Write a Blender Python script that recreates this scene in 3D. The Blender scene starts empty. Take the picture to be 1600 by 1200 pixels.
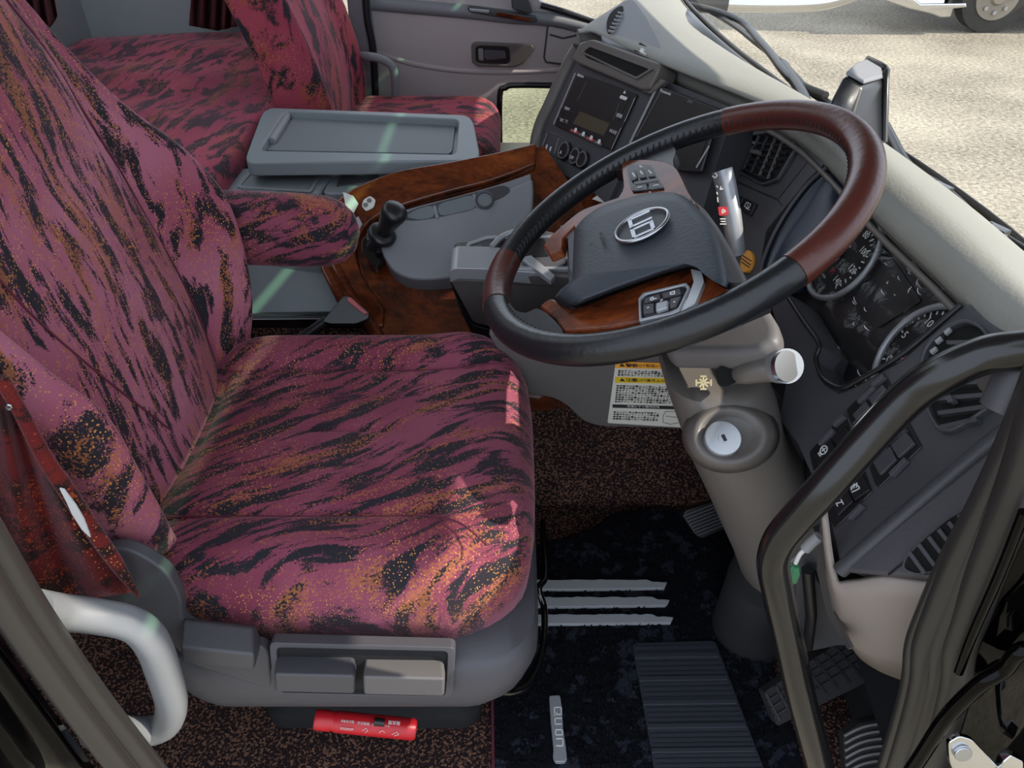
import bpy, bmesh, math, random
from mathutils import Vector, Matrix
random.seed(7)
scene = bpy.context.scene
COL = scene.collection
V = Vector
# ------------------------------------------------------------------ camera and measuring rays
CAM = V((0, 0, 1.2)); TH = math.radians(37); FOC = 1200.0
cs, sn = math.cos(TH), math.sin(TH)
def ray(px, py):
    u = (px - 800) / FOC; v = (600 - py) / FOC
    return V((u, cs + sn * v, -sn + cs * v))
def at(px, py, x=None, y=None, z=None, t=None):
    r = ray(px, py)
    if x is not None: t = x / r.x
    elif y is not None: t = y / r.y
    elif z is not None: t = (z - 1.2) / r.z
    return CAM + r * t
class Pl:
    def __init__(s, a, b, c):
        s.a = V(a); s.n = (V(b) - s.a).cross(V(c) - s.a).normalized()
        if s.n.dot(CAM - s.a) < 0: s.n = -s.n
    def h(s, px, py, off=0.0):
        r = ray(px, py)
        t = (s.a + s.n * off - CAM).dot(s.n) / r.dot(s.n)
        return CAM + r * t
    def off(s, d):
        q = Pl.__new__(Pl); q.a = s.a + s.n * d; q.n = s.n.copy(); return q
# ------------------------------------------------------------------ materials
def lin(c):
    if isinstance(c, str):
        c = [int(c[i:i+2], 16) / 255 for i in (0, 2, 4)]
        c = [x / 12.92 if x <= .04045 else ((x + .055) / 1.055) ** 2.4 for x in c]
    return (c[0], c[1], c[2], 1)
class N:
    def __init__(s, name):
        s.m = bpy.data.materials.new(name); s.m.use_nodes = True
        s.t = s.m.node_tree; s.b = s.t.nodes['Principled BSDF']
    def new(s, k, **kw):
        n = s.t.nodes.new(k)
        for a, b in kw.items():
            if hasattr(n, a): setattr(n, a, b)
        return n
    def link(s, a, b): s.t.links.new(a, b)
    def coord(s, scale=(1, 1, 1), rot=(0, 0, 0), src='Object'):
        c = s.new('ShaderNodeTexCoord'); m = s.new('ShaderNodeMapping')
        m.inputs['Scale'].default_value = scale; m.inputs['Rotation'].default_value = rot
        s.link(c.outputs[src], m.inputs['Vector']); return m.outputs['Vector']
    def noise(s, vec, scale, detail=3, rough=.5, dist=0):
        n = s.new('ShaderNodeTexNoise'); s.link(vec, n.inputs['Vector'])
        n.inputs['Scale'].default_value = scale; n.inputs['Detail'].default_value = detail
        n.inputs['Roughness'].default_value = rough; n.inputs['Distortion'].default_value = dist
        return n.outputs['Fac']
    def ramp(s, fac, stops, interp='LINEAR'):
        r = s.new('ShaderNodeValToRGB'); r.color_ramp.interpolation = interp
        e = r.color_ramp.elements
        while len(e) < len(stops): e.new(.5)
        for i, (p, c) in enumerate(stops):
            e[i].position = p; e[i].color = lin(c) if not isinstance(c, float) else (c, c, c, 1)
        s.link(fac, r.inputs['Fac']); return r.outputs['Color']
    def mix(s, fac, a, b):
        m = s.new('ShaderNodeMix'); m.data_type = 'RGBA'
        for sock, v in ((m.inputs[0], fac), (m.inputs[6], a), (m.inputs[7], b)):
            if hasattr(v, 'is_output'): s.link(v, sock)
            else: sock.default_value = v if not isinstance(v, str) else lin(v)
        return m.outputs[2]
    def math(s, op, a, b=0):
        m = s.new('ShaderNodeMath'); m.operation = op
        for i, v in enumerate((a, b)):
            if hasattr(v, 'is_output'): s.link(v, m.inputs[i])
            else: m.inputs[i].default_value = v
        return m.outputs[0]
    def bump(s, h, strength=.3, dist=.002):
        b = s.new('ShaderNodeBump'); b.inputs['Strength'].default_value = strength
        b.inputs['Distance'].default_value = dist
        s.link(h, b.inputs['Height']); s.link(b.outputs[0], s.b.inputs['Normal'])
def plain(name, col, rough=.6, metal=0, spec=.5, coat=0, bs=0, bst=.25, var=0, bd=.001, emit=0):
    n = N(name); n.b.inputs['Base Color'].default_value = lin(col)
    n.b.inputs['Roughness'].default_value = rough; n.b.inputs['Metallic'].default_value = metal
    n.b.inputs['Specular IOR Level'].default_value = spec
    if coat: n.b.inputs['Coat Weight'].default_value = coat; n.b.inputs['Coat Roughness'].default_value = .04
    vec = n.coord()
    if bs: n.bump(n.noise(vec, bs, 2), bst, bd)
    if var:
        c = lin(col)
        f = n.noise(vec, 14, 3)
        n.link(n.mix(f, tuple(x * (1 - var) for x in c[:3]) + (1,), tuple(min(1, x * (1 + var)) for x in c[:3]) + (1,)), n.b.inputs['Base Color'])
    if emit:
        n.b.inputs['Emission Color'].default_value = lin(col); n.b.inputs['Emission Strength'].default_value = emit
    return n.m
def fabric(name, rot, scale=1.0, red='6F2C3E', red2='874558', dark='222027', org='A0603A', stretch=(1, 5, 1), amount=0.0, dots=0.0):
    n = N(name)
    v0 = n.coord((1, 1, 1), rot)
    # warp
    w = n.new('ShaderNodeTexNoise'); n.link(v0, w.inputs['Vector']); w.inputs['Scale'].default_value = 4 * scale; w.inputs['Detail'].default_value = 1
    ad = n.new('ShaderNodeVectorMath'); ad.operation = 'SCALE'; n.link(w.outputs['Color'], ad.inputs[0]); ad.inputs['Scale'].default_value = .11 / scale
    sm = n.new('ShaderNodeVectorMath'); sm.operation = 'ADD'; n.link(v0, sm.inputs[0]); n.link(ad.outputs[0], sm.inputs[1])
    mp = n.new('ShaderNodeMapping'); mp.inputs['Scale'].default_value = stretch; n.link(sm.outputs[0], mp.inputs['Vector'])
    vv = mp.outputs['Vector']
    streak = n.noise(vv, 11.5 * scale, 3.0, .6, .3)
    big = n.noise(v0, 5 * scale, 2)
    fine = n.noise(v0, 620, 1)                      # woven dither
    thread = n.noise(v0, 300, 0)
    d = n.math('ADD', streak, n.math('MULTIPLY', n.math('SUBTRACT', fine, .5), .26))
    dm = n.ramp(d, [(.505 - amount, 0.0), (.53 - amount, 1.0)])
    base = n.ramp(big, [(.35, red), (.65, red2)])
    o = n.noise(vv, 5.5 * scale, 2.5, .55, .2)
    mpo = n.new('ShaderNodeMapping'); mpo.inputs['Location'].default_value = (3.7, 1.9, 5.2); n.link(vv, mpo.inputs['Vector'])
    o = n.noise(mpo.outputs['Vector'], 6.0 * scale, 3, .6, .4)
    om = n.ramp(n.math('ADD', o, n.math('MULTIPLY', n.math('SUBTRACT', thread, .5), .45)), [(.60, 0.0), (.64, 1.0)])
    c1 = n.mix(dm, base, lin(dark))
    c2 = n.mix(n.math('MULTIPLY', om, .62), c1, lin(org))
    # dots of gold thread
    vo = n.new('ShaderNodeTexVoronoi'); vo.inputs['Scale'].default_value = 330; n.link(v0, vo.inputs['Vector'])
    dot = n.ramp(vo.outputs['Distance'], [(.26, 1.0), (.34, 0.0)])
    area = n.ramp(n.noise(v0, 9 * scale, 3), [(.44 - dots, 0.0), (.62 - dots, 1.0)])
    rnd = n.new('ShaderNodeSeparateColor'); n.link(vo.outputs['Color'], rnd.inputs[0])
    pick = n.ramp(rnd.outputs[0], [(.60, 0.0), (.62, 1.0)])
    dd = n.math('MULTIPLY', n.math('MULTIPLY', dot, area), pick)
    c3 = n.mix(dd, c2, 'C98A4A')
    n.link(c3, n.b.inputs['Base Color'])
    n.b.inputs['Roughness'].default_value = .85; n.b.inputs['Specular IOR Level'].default_value = .25
    n.b.inputs['Sheen Weight'].default_value = .3; n.b.inputs['Sheen Roughness'].default_value = .4
    n.b.inputs['Sheen Tint'].default_value = (1, .55, .65, 1)
    n.bump(thread, .35, .0012)
    return n.m
def wood(name, rough=.12):
    n = N(name); v = n.coord((1, 1.6, 1.6))
    a = n.noise(v, 7, 6, .6, 1.2); b = n.noise(v, 60, 5, .6, .6)
    f = n.math('ADD', n.math('MULTIPLY', a, .75), n.math('MULTIPLY', b, .3))
    n.link(n.ramp(f, [(.36, '2A130B'), (.48, '4E2412'), (.58, '6B3217'), (.72, '8A481F')]), n.b.inputs['Base Color'])
    n.b.inputs['Roughness'].default_value = rough; n.b.inputs['Coat Weight'].default_value = .4; n.b.inputs['Coat Roughness'].default_value = .03; n.b.inputs['Specular IOR Level'].default_value = .35
    return n.m
def carpet(name, base='1B1214', fleck='8A5238', amt=.58, sc=150):
    n = N(name); v = n.coord()
    a = n.noise(v, sc, 3, .6); b = n.noise(v, 12, 3)
    f = n.math('ADD', a, n.math('MULTIPLY', n.math('SUBTRACT', b, .5), .12))
    m = n.ramp(f, [(amt, 0.0), (amt + .045, 1.0)])
    n.link(n.mix(m, lin(base), lin(fleck)), n.b.inputs['Base Color'])
    n.b.inputs['Roughness'].default_value = .95; n.b.inputs['Specular IOR Level'].default_value = .1
    n.bump(n.noise(v, sc * 1.6, 3), .9, .006)
    return n.m
def gravel():
    n = N('gravel'); v = n.coord()
    a = n.noise(v, 24, 6, .75); b = n.noise(v, .9, 3); c = n.noise(v, 75, 3, .7)
    f = n.math('ADD', n.math('MULTIPLY', a, .6), n.math('ADD', n.math('MULTIPLY', b, .2), n.math('MULTIPLY', c, .25)))
    n.link(n.ramp(f, [(.38, '2E2B25'), (.46, '776F60'), (.54, '9C9483'), (.64, 'C0B7A2')]), n.b.inputs['Base Color'])
    n.b.inputs['Roughness'].default_value = .95
    n.bump(a, .8, .03)
    return n.m
def glass(name, tint=(1, 1, 1), fac=.06, rough=.0):
    n = N(name); t = n.t; t.nodes.remove(n.b)
    tr = n.new('ShaderNodeBsdfTransparent'); tr.inputs['Color'].default_value = (*tint, 1)
    gl = n.new('ShaderNodeBsdfGlossy'); gl.inputs['Roughness'].default_value = rough
    mx = n.new('ShaderNodeMixShader'); fr = n.new('ShaderNodeFresnel'); fr.inputs['IOR'].default_value = 1.35
    mm = n.math('MULTIPLY', fr.outputs[0], fac * 10)
    n.link(mm, mx.inputs[0]); n.link(tr.outputs[0], mx.inputs[1]); n.link(gl.outputs[0], mx.inputs[2])
    n.link(mx.outputs[0], t.nodes['Material Output'].inputs['Surface'])
    return n, gl
M = {}
M['fab_cushion'] = fabric('burgundy_flame_fabric', (0, 0, -.42), 1.0, stretch=(1.0, 5.5, 1.5))
M['fab_back'] = fabric('burgundy_flame_fabric_back', (.18, .1, 0), 1.0, red='90485B', red2='A86679', stretch=(1.6, 5.2, 1.0), dots=.1, amount=-.015)
M['fab_arm'] = fabric('burgundy_flame_fabric_arm', (0, .45, .2), 1.2, stretch=(1, 2, 4.5), amount=.01)
M['fab_bunk'] = fabric('burgundy_flame_fabric_bunk', (0, 0, .1), .8, red='7E2A40', red2='9C3F55', stretch=(3.8, 1.2, 1), org='9A5038')
M['fab_pass'] = fabric('burgundy_flame_fabric_pass', (.4, 0, 0), .9, red='8A3046', red2='A24456', stretch=(1.4, 3.4, 1), org='A0522E', amount=-.02)
M['curtain'] = fabric('red_curtain_cloth', (.5, .3, 0), 1.0, red='561418', red2='702018', dark='24110F', org='B04A1E', stretch=(1.2, 1.2, 2.2), amount=.02)
M['curtain_dark'] = plain('dark_red_curtain', '4A1A20', .9, bs=60, bst=.4, var=.3)
M['piping'] = plain('red_piping', '5E2034', .8)
M['grey'] = plain('grey_plastic', '7F8186', .55, bs=420, bst=.18, var=.03)
M['grey_blue'] = plain('blue_grey_plastic', '7D8589', .5, bs=420, bst=.15, var=.03)
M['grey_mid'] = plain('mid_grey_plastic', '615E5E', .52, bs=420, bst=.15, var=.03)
M['grey_light'] = plain('light_grey_plastic', '8C8C8E', .55, bs=380, bst=.18, var=.04)
M['grey_brown'] = plain('grey_brown_plastic', '4D4948', .48, bs=420, bst=.15, var=.03)
M['handle'] = plain('handle_grey', '797B7E', .5, bs=300, bst=.2, var=.03)
M['grey_warm'] = plain('warm_grey_plastic', '968B84', .55, bs=300, bst=.25, var=.03)
M['dash_top'] = plain('pale_dash_vinyl', '8B8B84', .6, bs=260, bst=.5, var=.05)
M['tray_in'] = plain('tray_mat', '6A7175', .6, bs=300, bst=.35)
M['charcoal'] = plain('charcoal_plastic', '404145', .45, bs=420, bst=.15)
M['trim_dark'] = plain('dark_seat_trim', '48474C', .5, bs=300, bst=.25, var=.05)
M['column'] = plain('brown_grey_plastic', '625D59', .42, bs=420, bst=.15, var=.04)
M['black'] = plain('black_plastic', '1B1B1E', .35)
M['black_matte'] = plain('matte_black', '121214', .8)
M['blackhole'] = plain('dark_void', '050505', .9)
M['gloss'] = plain('black_gloss_plastic', '0B0B0D', .12, coat=.5)
M['semi'] = plain('semi_gloss_black', '18181B', .42)
M['strip'] = plain('polished_strip', 'C4C8CC', .3, metal=.35)
M['screen'] = plain('dark_screen', '1D1A1A', .4)
M['lcd'] = plain('lcd_olive', '4C4636', .3)
M['white'] = plain('white_print', 'D8D8D8', .5)
M['offwhite'] = plain('white_label', 'D9D8D0', .5)
M['print'] = plain('dark_print', '2A2A2A', .6)
M['yellow'] = plain('yellow_print', 'E0BE28', .5)
M['orange'] = plain('orange_print', 'EFA63A', .5)
M['red'] = plain('red_plastic', 'C0202A', .35)
M['redbtn'] = plain('red_button', 'A8474C', .4)
M['silver'] = plain('silver_metal', 'B9BCC0', .28, metal=1)
M['satin'] = plain('satin_silver', 'A6A9AE', .4, metal=.5)
M['chrome'] = plain('chrome', 'D8DADC', .08, metal=1)
M['leather'] = plain('black_leather', '15161A', .32, bs=160, bst=.22, bd=.0015)
M['leather_brown'] = plain('brown_leather', '4A211A', .30, bs=150, bst=.2, bd=.0015)
M['airbag'] = plain('airbag_vinyl', '2B323A', .5, bs=230, bst=.4, bd=.0012)
M['thread'] = plain('stitch_thread', '0A0A0C', .7)
M['wood'] = wood('burl_wood')
M['wood_wheel'] = wood('burl_wood_wheel', .2); M['wood_wheel'].node_tree.nodes['Principled BSDF'].inputs['Coat Weight'].default_value = .12; M['wood_wheel'].node_tree.nodes['Principled BSDF'].inputs['Specular IOR Level'].default_value = .25
M['wood_dark'] = wood('burl_wood_console', .1)
M['carpet'] = carpet('speckled_carpet', base='2B2022', fleck='7E5D4C', amt=.525, sc=210)
M['fur'] = carpet('black_pile_mat', '101116', '262932', .55, 34)
M['ribmat'] = plain('ribbed_rubber', '2A2D36', .7)
M['rubber'] = plain('rubber_seal', '2B2928', .4, bs=200, bst=.2)
M['tubeblk'] = plain('satin_black_tube', '151516', .2, spec=.6)
M['paint'] = plain('black_body_paint', '020203', .05, spec=.16)
M['gravel'] = gravel()
M['tyre'] = plain('tyre_rubber', '3A3834', .85)
M['green'] = plain('green_plastic', '3F7F5A', .4)
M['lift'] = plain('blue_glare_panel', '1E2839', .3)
M['beige'] = plain('beige_trim', 'BDB9A4', .6)
M['gold'] = plain('gold_foil', 'D9C58F', .3, metal=.6)
M['wallgrey'] = plain('wall_vinyl', '93999B', .7, bs=120, bst=.2, var=.05)
M['door'] = plain('door_vinyl', 'B4ACAC', .6, bs=200, bst=.2, var=.04)
M['wheelmetal'] = plain('dusty_rim', '8C8578', .5, metal=.3)
M['glass_side'] = glass('tinted_side_glass', tint=(.62,.68,.56))[0].m
M['glass'] = glass('windscreen_glass')[0].m
# ------------------------------------------------------------------ mesh helpers
def thing(name, label, cat, loc=(0, 0, 0), group=None):
    o = bpy.data.objects.new(name, None); COL.objects.link(o); o.location = loc
    o.empty_display_size = .05
    o['label'] = label; o['category'] = cat
    if group: o['group'] = group
    return o
def tag(o, label, cat, group=None):
    o['label'] = label; o['category'] = cat
    if group: o['group'] = group
    return o
def wl(o):
    p = V((0, 0, 0))
    while o is not None: p += o.location; o = o.parent
    return p
def mk(name, verts, faces, mat, parent=None, smooth=40, bevel=0, bseg=2, sub=0, solid=0, origin=None):
    me = bpy.data.meshes.new(name)
    verts = [V(v) for v in verts]
    if parent is not None: base = wl(parent)
    else:
        base = V(origin) if origin is not None else V((sum(v.x for v in verts) / len(verts), sum(v.y for v in verts) / len(verts), min(v.z for v in verts)))
    me.from_pydata([v - base for v in verts], [], faces)
    bm = bmesh.new(); bm.from_mesh(me)
    bmesh.ops.recalc_face_normals(bm, faces=bm.faces)
    for f in bm.faces: f.smooth = bool(smooth)
    bm.to_mesh(me); bm.free()
    me.update()
    if smooth and smooth < 180: me.set_sharp_from_angle(angle=math.radians(smooth))
    me.materials.append(M[mat] if isinstance(mat, str) else mat)
    o = bpy.data.objects.new(name, me); COL.objects.link(o)
    if parent is not None: o.parent = parent
    else: o.location = base
    if solid:
        s = o.modifiers.new('s', 'SOLIDIFY'); s.thickness = abs(solid); s.offset = -1 if solid > 0 else 1
    if bevel:
        b = o.modifiers.new('b', 'BEVEL'); b.width = bevel; b.segments = bseg; b.limit_method = 'ANGLE'; b.angle_limit = math.radians(40); b.harden_normals = False
        for f in me.polygons: f.use_smooth = True
        if me.attributes.get('sharp_edge'): me.attributes.remove(me.attributes['sharp_edge'])
        b2 = o.modifiers.new('w', 'WEIGHTED_NORMAL'); b2.keep_sharp = True
    if sub:
        s = o.modifiers.new('u', 'SUBSURF'); s.levels = sub; s.render_levels = sub
    return o
def struct(name, verts, faces, mat, **k):
    o = mk(name, verts, faces, mat, **k); o['kind'] = 'structure'; return o
def cr(pts, n=6, closed=False):
    """Catmull-Rom through points (any dimension tuples)"""
    P = [tuple(p) for p in pts]; L = len(P); out = []
    rng = range(L if closed else L - 1)
    for i in rng:
        if closed: p0, p1, p2, p3 = P[(i-1) % L], P[i], P[(i+1) % L], P[(i+2) % L]
        else: p0, p1, p2, p3 = P[max(i-1, 0)], P[i], P[i+1], P[min(i+2, L-1)]
        for k in range(n):
            t = k / n
            out.append(tuple(.5 * (2*b + (c-a)*t + (2*a-5*b+4*c-d)*t*t + (-a+3*b-3*c+d)*t**3) for a, b, c, d in zip(p0, p1, p2, p3)))
    if not closed: out.append(P[-1])
    return out
def rnd(pts, r=6, n=4):
    """round the corners of a pixel polygon"""
    out = []; L = len(pts)
    for i in range(L):
        p0, p1, p2 = V(pts[i-1]), V(pts[i]), V(pts[(i+1) % L])
        a = p0 - p1; b = p2 - p1
        ra = min(r, a.length * .45, b.length * .45)
        s = p1 + a.normalized() * ra; e = p1 + b.normalized() * ra
        for k in range(n + 1):
            t = k / n; q = s * (1-t)**2 + p1 * 2*t*(1-t) + e * t*t
            out.append((q.x, q.y))
    return out
def prism(name, pl, pix, h0, h1, mat, parent=None, bevel=0, smooth=40, **k):
    top = [pl.h(x, y, h1) for x, y in pix]
    bot = [p - pl.n * (h1 - h0) for p in top]
    n = len(pix)
    F = [list(range(n)), list(range(2*n-1, n-1, -1))] + [[i, (i+1) % n, n + (i+1) % n, n + i] for i in range(n)]
    return mk(name, top + bot, F, mat, parent, smooth=smooth, bevel=bevel, **k)
def prism3(name, pts, d, mat, parent=None, bevel=0, smooth=40, **k):
    """3D polygon extruded by vector d"""
    top = [V(p) for p in pts]; bot = [p + V(d) for p in top]; n = len(top)
    F = [list(range(n)), list(range(2*n-1, n-1, -1))] + [[i, (i+1) % n, n + (i+1) % n, n + i] for i in range(n)]
    return mk(name, top + bot, F, mat, parent, smooth=smooth, bevel=bevel, **k)
def frameprism(name, pl, outer, inner, h0, h1, mat, parent=None, bevel=0, **k):
    """ring between two pixel outlines with the same point count"""
    n = len(outer)
    ot = [pl.h(x, y, h1) for x, y in outer]; it = [pl.h(x, y, h1) for x, y in inner]
    ob = [p - pl.n * (h1-h0) for p in ot]; ib = [p - pl.n * (h1-h0) for p in it]
    Vv = ot + it + ib + ob; F = []
    for i in range(n):
        j = (i+1) % n
        for a in range(4):
            b = (a+1) % 4
            F.append([a*n+i, a*n+j, b*n+j, b*n+i])
    return mk(name, Vv, F, mat, parent, bevel=bevel, **k)
def scalepix(pix, f, c=None, fy=None):
    cx = sum(p[0] for p in pix)/len(pix) if c is None else c[0]; cy = sum(p[1] for p in pix)/len(pix) if c is None else c[1]
    return [(cx + (x-cx)*f, cy + (y-cy)*(fy or f)) for x, y in pix]
def box(name, a, b, mat, parent=None, bevel=0, **k):
    x0, y0, z0 = [min(p, q) for p, q in zip(a, b)]; x1, y1, z1 = [max(p, q) for p, q in zip(a, b)]
    vs = [(x, y, z) for z in (z0, z1) for x, y in ((x0, y0), (x1, y0), (x1, y1), (x0, y1))]
    return mk(name, vs, [[0,1,2,3],[4,5,6,7],[0,1,5,4],[1,2,6,5],[2,3,7,6],[3,0,4,7]], mat, parent, bevel=bevel, **k)
def tubegeo(pts, r, seg=14, closed=False, squash=None, cap=True):
    pts = [V(p) for p in pts]; L = len(pts)
    rs = r if isinstance(r, (list, tuple)) else [r] * L
    vs, F = [], []
    T = []
    for i in range(L):
        a = pts[i-1] if (i > 0 or closed) else pts[i]; b = pts[(i+1) % L] if (i < L-1 or closed) else pts[i]
        T.append((b - a).normalized())
    up = V((0, 0, 1)) if abs(T[0].z) < .9 else V((1, 0, 0))
    nrm = (up - T[0] * up.dot(T[0])).normalized()
    for i in range(L):
        nrm = (nrm - T[i] * nrm.dot(T[i])).normalized(); bi = T[i].cross(nrm)
        for k in range(seg):
            a = 2 * math.pi * k / seg
            vs.append(pts[i] + (nrm * math.cos(a) + bi * math.sin(a) * (squash or 1)) * rs[i])
    m = L if closed else L - 1
    for i in range(m):
        j = (i+1) % L
        for k in range(seg):
            F.append([i*seg+k, i*seg+(k+1) % seg, j*seg+(k+1) % seg, j*seg+k])
    if not closed and cap: F += [list(range(seg)), list(range((L-1)*seg, L*seg))]
    return vs, F
def tube(name, pts, r, mat, parent=None, seg=14, closed=False, n=0, squash=None, **k):
    if n:
        if isinstance(r, (list, tuple)):
            q = cr([tuple(p) + (rr,) for p, rr in zip(pts, r)], n, closed); pts = [p[:3] for p in q]; r = [p[3] for p in q]
        else: pts = cr(pts, n, closed)
    vs, F = tubegeo(pts, r, seg, closed, squash)
    return mk(name, vs, F, mat, parent, smooth=k.pop('smooth', 50), **k)
def multi(name, parts, mat, parent=None, **k):
    vs, F = [], []
    for v, f in parts:
        o = len(vs); vs += list(v); F += [[i + o for i in q] for q in f]
    return mk(name, vs, F, mat, parent, **k)
def boxgeo(c, ex, ey, ez):
    c, ex, ey, ez = V(c), V(ex), V(ey), V(ez)
    vs = [c + ex*a + ey*b + ez*d for d in (-1, 1) for a, b in ((-1,-1),(1,-1),(1,1),(-1,1))]
    return vs, [[0,1,2,3],[4,5,6,7],[0,1,5,4],[1,2,6,5],[2,3,7,6],[3,0,4,7]]
def prismgeo(pl, pix, h0, h1):
    top = [pl.h(x, y, h1) for x, y in pix]; bot = [p - pl.n*(h1-h0) for p in top]; n = len(pix)
    return top + bot, [list(range(n)), list(range(2*n-1, n-1, -1))] + [[i, (i+1) % n, n+(i+1) % n, n+i] for i in range(n)]
def loft(name, rings, mat, parent=None, closed=True, cap=True, **k):
    n = len(rings[0]); vs = [V(p) for r in rings for p in r]; F = []
    for i in range(len(rings)-1):
        for j in range(n if closed else n-1):
            F.append([i*n+j, i*n+(j+1) % n, (i+1)*n+(j+1) % n, (i+1)*n+j])
    if closed and cap: F += [list(range(n)), list(range((len(rings)-1)*n, len(rings)*n))]
    return mk(name, vs, F, mat, parent, **k)
def line(name_pts_pl, w, off=.0004):
    """thin raised strokes through pixel polylines on a plane -> geometry list"""
    out = []
    pl, lines = name_pts_pl
    for L in lines:
        pts = [pl.h(x, y, off) for x, y in L]
        for a, b in zip(pts, pts[1:]):
            d = b - a
            if d.length < 1e-6: continue
            s = d.normalized().cross(pl.n)
            out.append(boxgeo((a+b)/2, d/2, s*w/2, pl.n*.0002))
    return out
def strokes(name, pl, lines, w, mat, parent=None, off=.0004):
    return multi(name, line((pl, lines), w, off), mat, parent, smooth=0)
def txt(name, pl, s, px, py, size, d, mat, parent=None, off=.0006, align='CENTER', depth=.0003):
    cu = bpy.data.curves.new(name, 'FONT'); cu.body = s; cu.size = size; cu.align_x = align; cu.align_y = 'CENTER'; cu.extrude = depth; cu.resolution_u = 2
    o = bpy.data.objects.new(name, cu); COL.objects.link(o)
    dg = bpy.context.evaluated_depsgraph_get()
    me = bpy.data.meshes.new_from_object(o.evaluated_get(dg))
    COL.objects.unlink(o); bpy.data.objects.remove(o)
    p = pl.h(px, py, off); ex = (pl.h(px + d[0], py + d[1], off) - p).normalized(); ez = pl.n; ey = ez.cross(ex)
    base = wl(parent) if parent is not None else p
    mt = Matrix((ex, ey, ez)).transposed().to_4x4(); mt.translation = p - base
    me.transform(mt); me.materials.clear(); me.materials.append(M[mat])
    r = bpy.data.objects.new(name, me); COL.objects.link(r)
    if parent is not None: r.parent = parent
    else: r.location = base
    return r
def circpix(pl, px, py, r, n=40, off=0, a0=0, a1=360):
    """points of a true circle of radius r (metres) on plane about a pixel point"""
    c = pl.h(px, py, off); e = (V((0, 1, 0)) - pl.n * pl.n.y).normalized(); g = pl.n.cross(e)
    return [c + (e*math.cos(math.radians(a0+(a1-a0)*i/n)) + g*math.sin(math.radians(a0+(a1-a0)*i/n))) * r for i in range(n + (0 if abs(a1-a0) >= 360 else 1))]
def disc(name, pl, px, py, r, h0, h1, mat, parent=None, n=32, bevel=0, **k):
    top = circpix(pl, px, py, r, n, h1); return prism3(name, top, -pl.n*(h1-h0), mat, parent, bevel=bevel, **k)
def ring(name, pl, px, py, r, w, h, mat, parent=None, **k):
    return tube(name, circpix(pl, px, py, r, 48, h), w, mat, parent, closed=True, seg=10, **k)
def pad(name, fr, outline, thick, er, hf, mat, parent=None, K=9, flare=0.0, z0=0.0):
    """upholstered pad. fr=(origin, ex, ey, n); outline list of (a,b); hf(a,b,s) extra height, s=0 centre..1 rim"""
    O, ex, ey, n = [V(q) for q in fr]
    ca = sum(p[0] for p in outline)/len(outline); cb = sum(p[1] for p in outline)/len(outline)
    rings = []
    def rg(s, h, top):
        out = []
        for a, b in outline:
            A = ca + (a-ca)*s; B = cb + (b-cb)*s
            out.append(O + ex*A + ey*B + n*(h + (hf(A, B, s) if top else 0)))
        return out
    size = max(max(abs(p[0]-ca) for p in outline), max(abs(p[1]-cb) for p in outline))
    e = er / size
    rings.append(rg(.5, z0, False)); rings.append(rg(1-e*.5, z0, False)); rings.append(rg(1-e*.12, z0 + er*.25, False))
    rings.append(rg(1, z0 + thick*.5, False))
    for k in range(0, 6):
        a = math.pi/2*k/5
        w = k/5
        R = rg(1-e*(1-math.cos(a)), thick-er+er*math.sin(a), True)
        rings.append(R)
    for k in range(1, K+1):
        s = (1-e)*(1-k/(K+.3)); rings.append(rg(s, thick, True))
    o = loft(name, rings, mat, parent, smooth=180); return o
def rrect(x0, x1, y0, y1, r, n=8, m=6):
    out = []
    for cx, cy, a0 in ((x1-r, y1-r, 0), (x0+r, y1-r, 90), (x0+r, y0+r, 180), (x1-r, y0+r, 270)):
        for i in range(n+1):
            a = math.radians(a0 + 90*i/n); out.append((cx+r*math.cos(a), cy+r*math.sin(a)))
    # add points along the sides
    res = []
    for i in range(len(out)):
        a, b = out[i], out[(i+1) % len(out)]; res.append(a)
        L = math.hypot(b[0]-a[0], b[1]-a[1])
        if L > r*.6:
            for k in range(1, m): res.append((a[0]+(b[0]-a[0])*k/m, a[1]+(b[1]-a[1])*k/m))
    return res
def gauss(x, c, w): return math.exp(-((x-c)/w)**2)
# ================================================================== CAMERA, WORLD, SUN
cd = bpy.data.cameras.new('camera'); co = bpy.data.objects.new('camera', cd); COL.objects.link(co)
co.location = CAM; co.rotation_euler = (math.pi/2 - TH, 0, 0); cd.sensor_width = 36; cd.lens = 27; cd.clip_start = .02; cd.clip_end = 200
scene.camera = co
w = bpy.data.worlds.new('world'); scene.world = w; w.use_nodes = True
bg = w.node_tree.nodes['Background']; bg.inputs['Color'].default_value = lin('DCE6F5'); bg.inputs['Strength'].default_value = 1.75
SUN_TO = V((1.2, -.12, 1.0)).normalized()
sd = bpy.data.lights.new('sun', 'SUN'); sd.energy = 5.6; sd.angle = math.radians(.6); sd.color = (1, .93, .80)
so = bpy.data.objects.new('sun', sd); COL.objects.link(so); so.rotation_euler = SUN_TO.to_track_quat('Z', 'Y').to_euler(); so.location = (3, -1, 6)
scene.view_settings.view_transform = 'Standard'; scene.view_settings.exposure = 0.22
scene.cycles.max_bounces = 8; scene.cycles.use_denoising = True
scene.cycles.sample_clamp_indirect = 4

# ================================================================== OUTSIDE
struct('ground', [(-25, -12, -1.35), (45, -12, -1.35), (45, 60, -1.35), (-25, 60, -1.35)], [[0,1,2,3]], 'gravel')

# ================================================================== ROOM SHELL
# floor of the cab
struct('floor', [(-1.4,.47,-.02),(.58,.47,-.02),(.58,2.75,-.02),(-1.4,2.75,-.02),(-1.4,.47,0),(.58,.47,0),(.58,2.75,0),(-1.4,2.75,0)],
       [[0,1,2,3],[4,5,6,7],[0,1,5,4],[1,2,6,5],[2,3,7,6],[3,0,4,7]], 'carpet')
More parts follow.
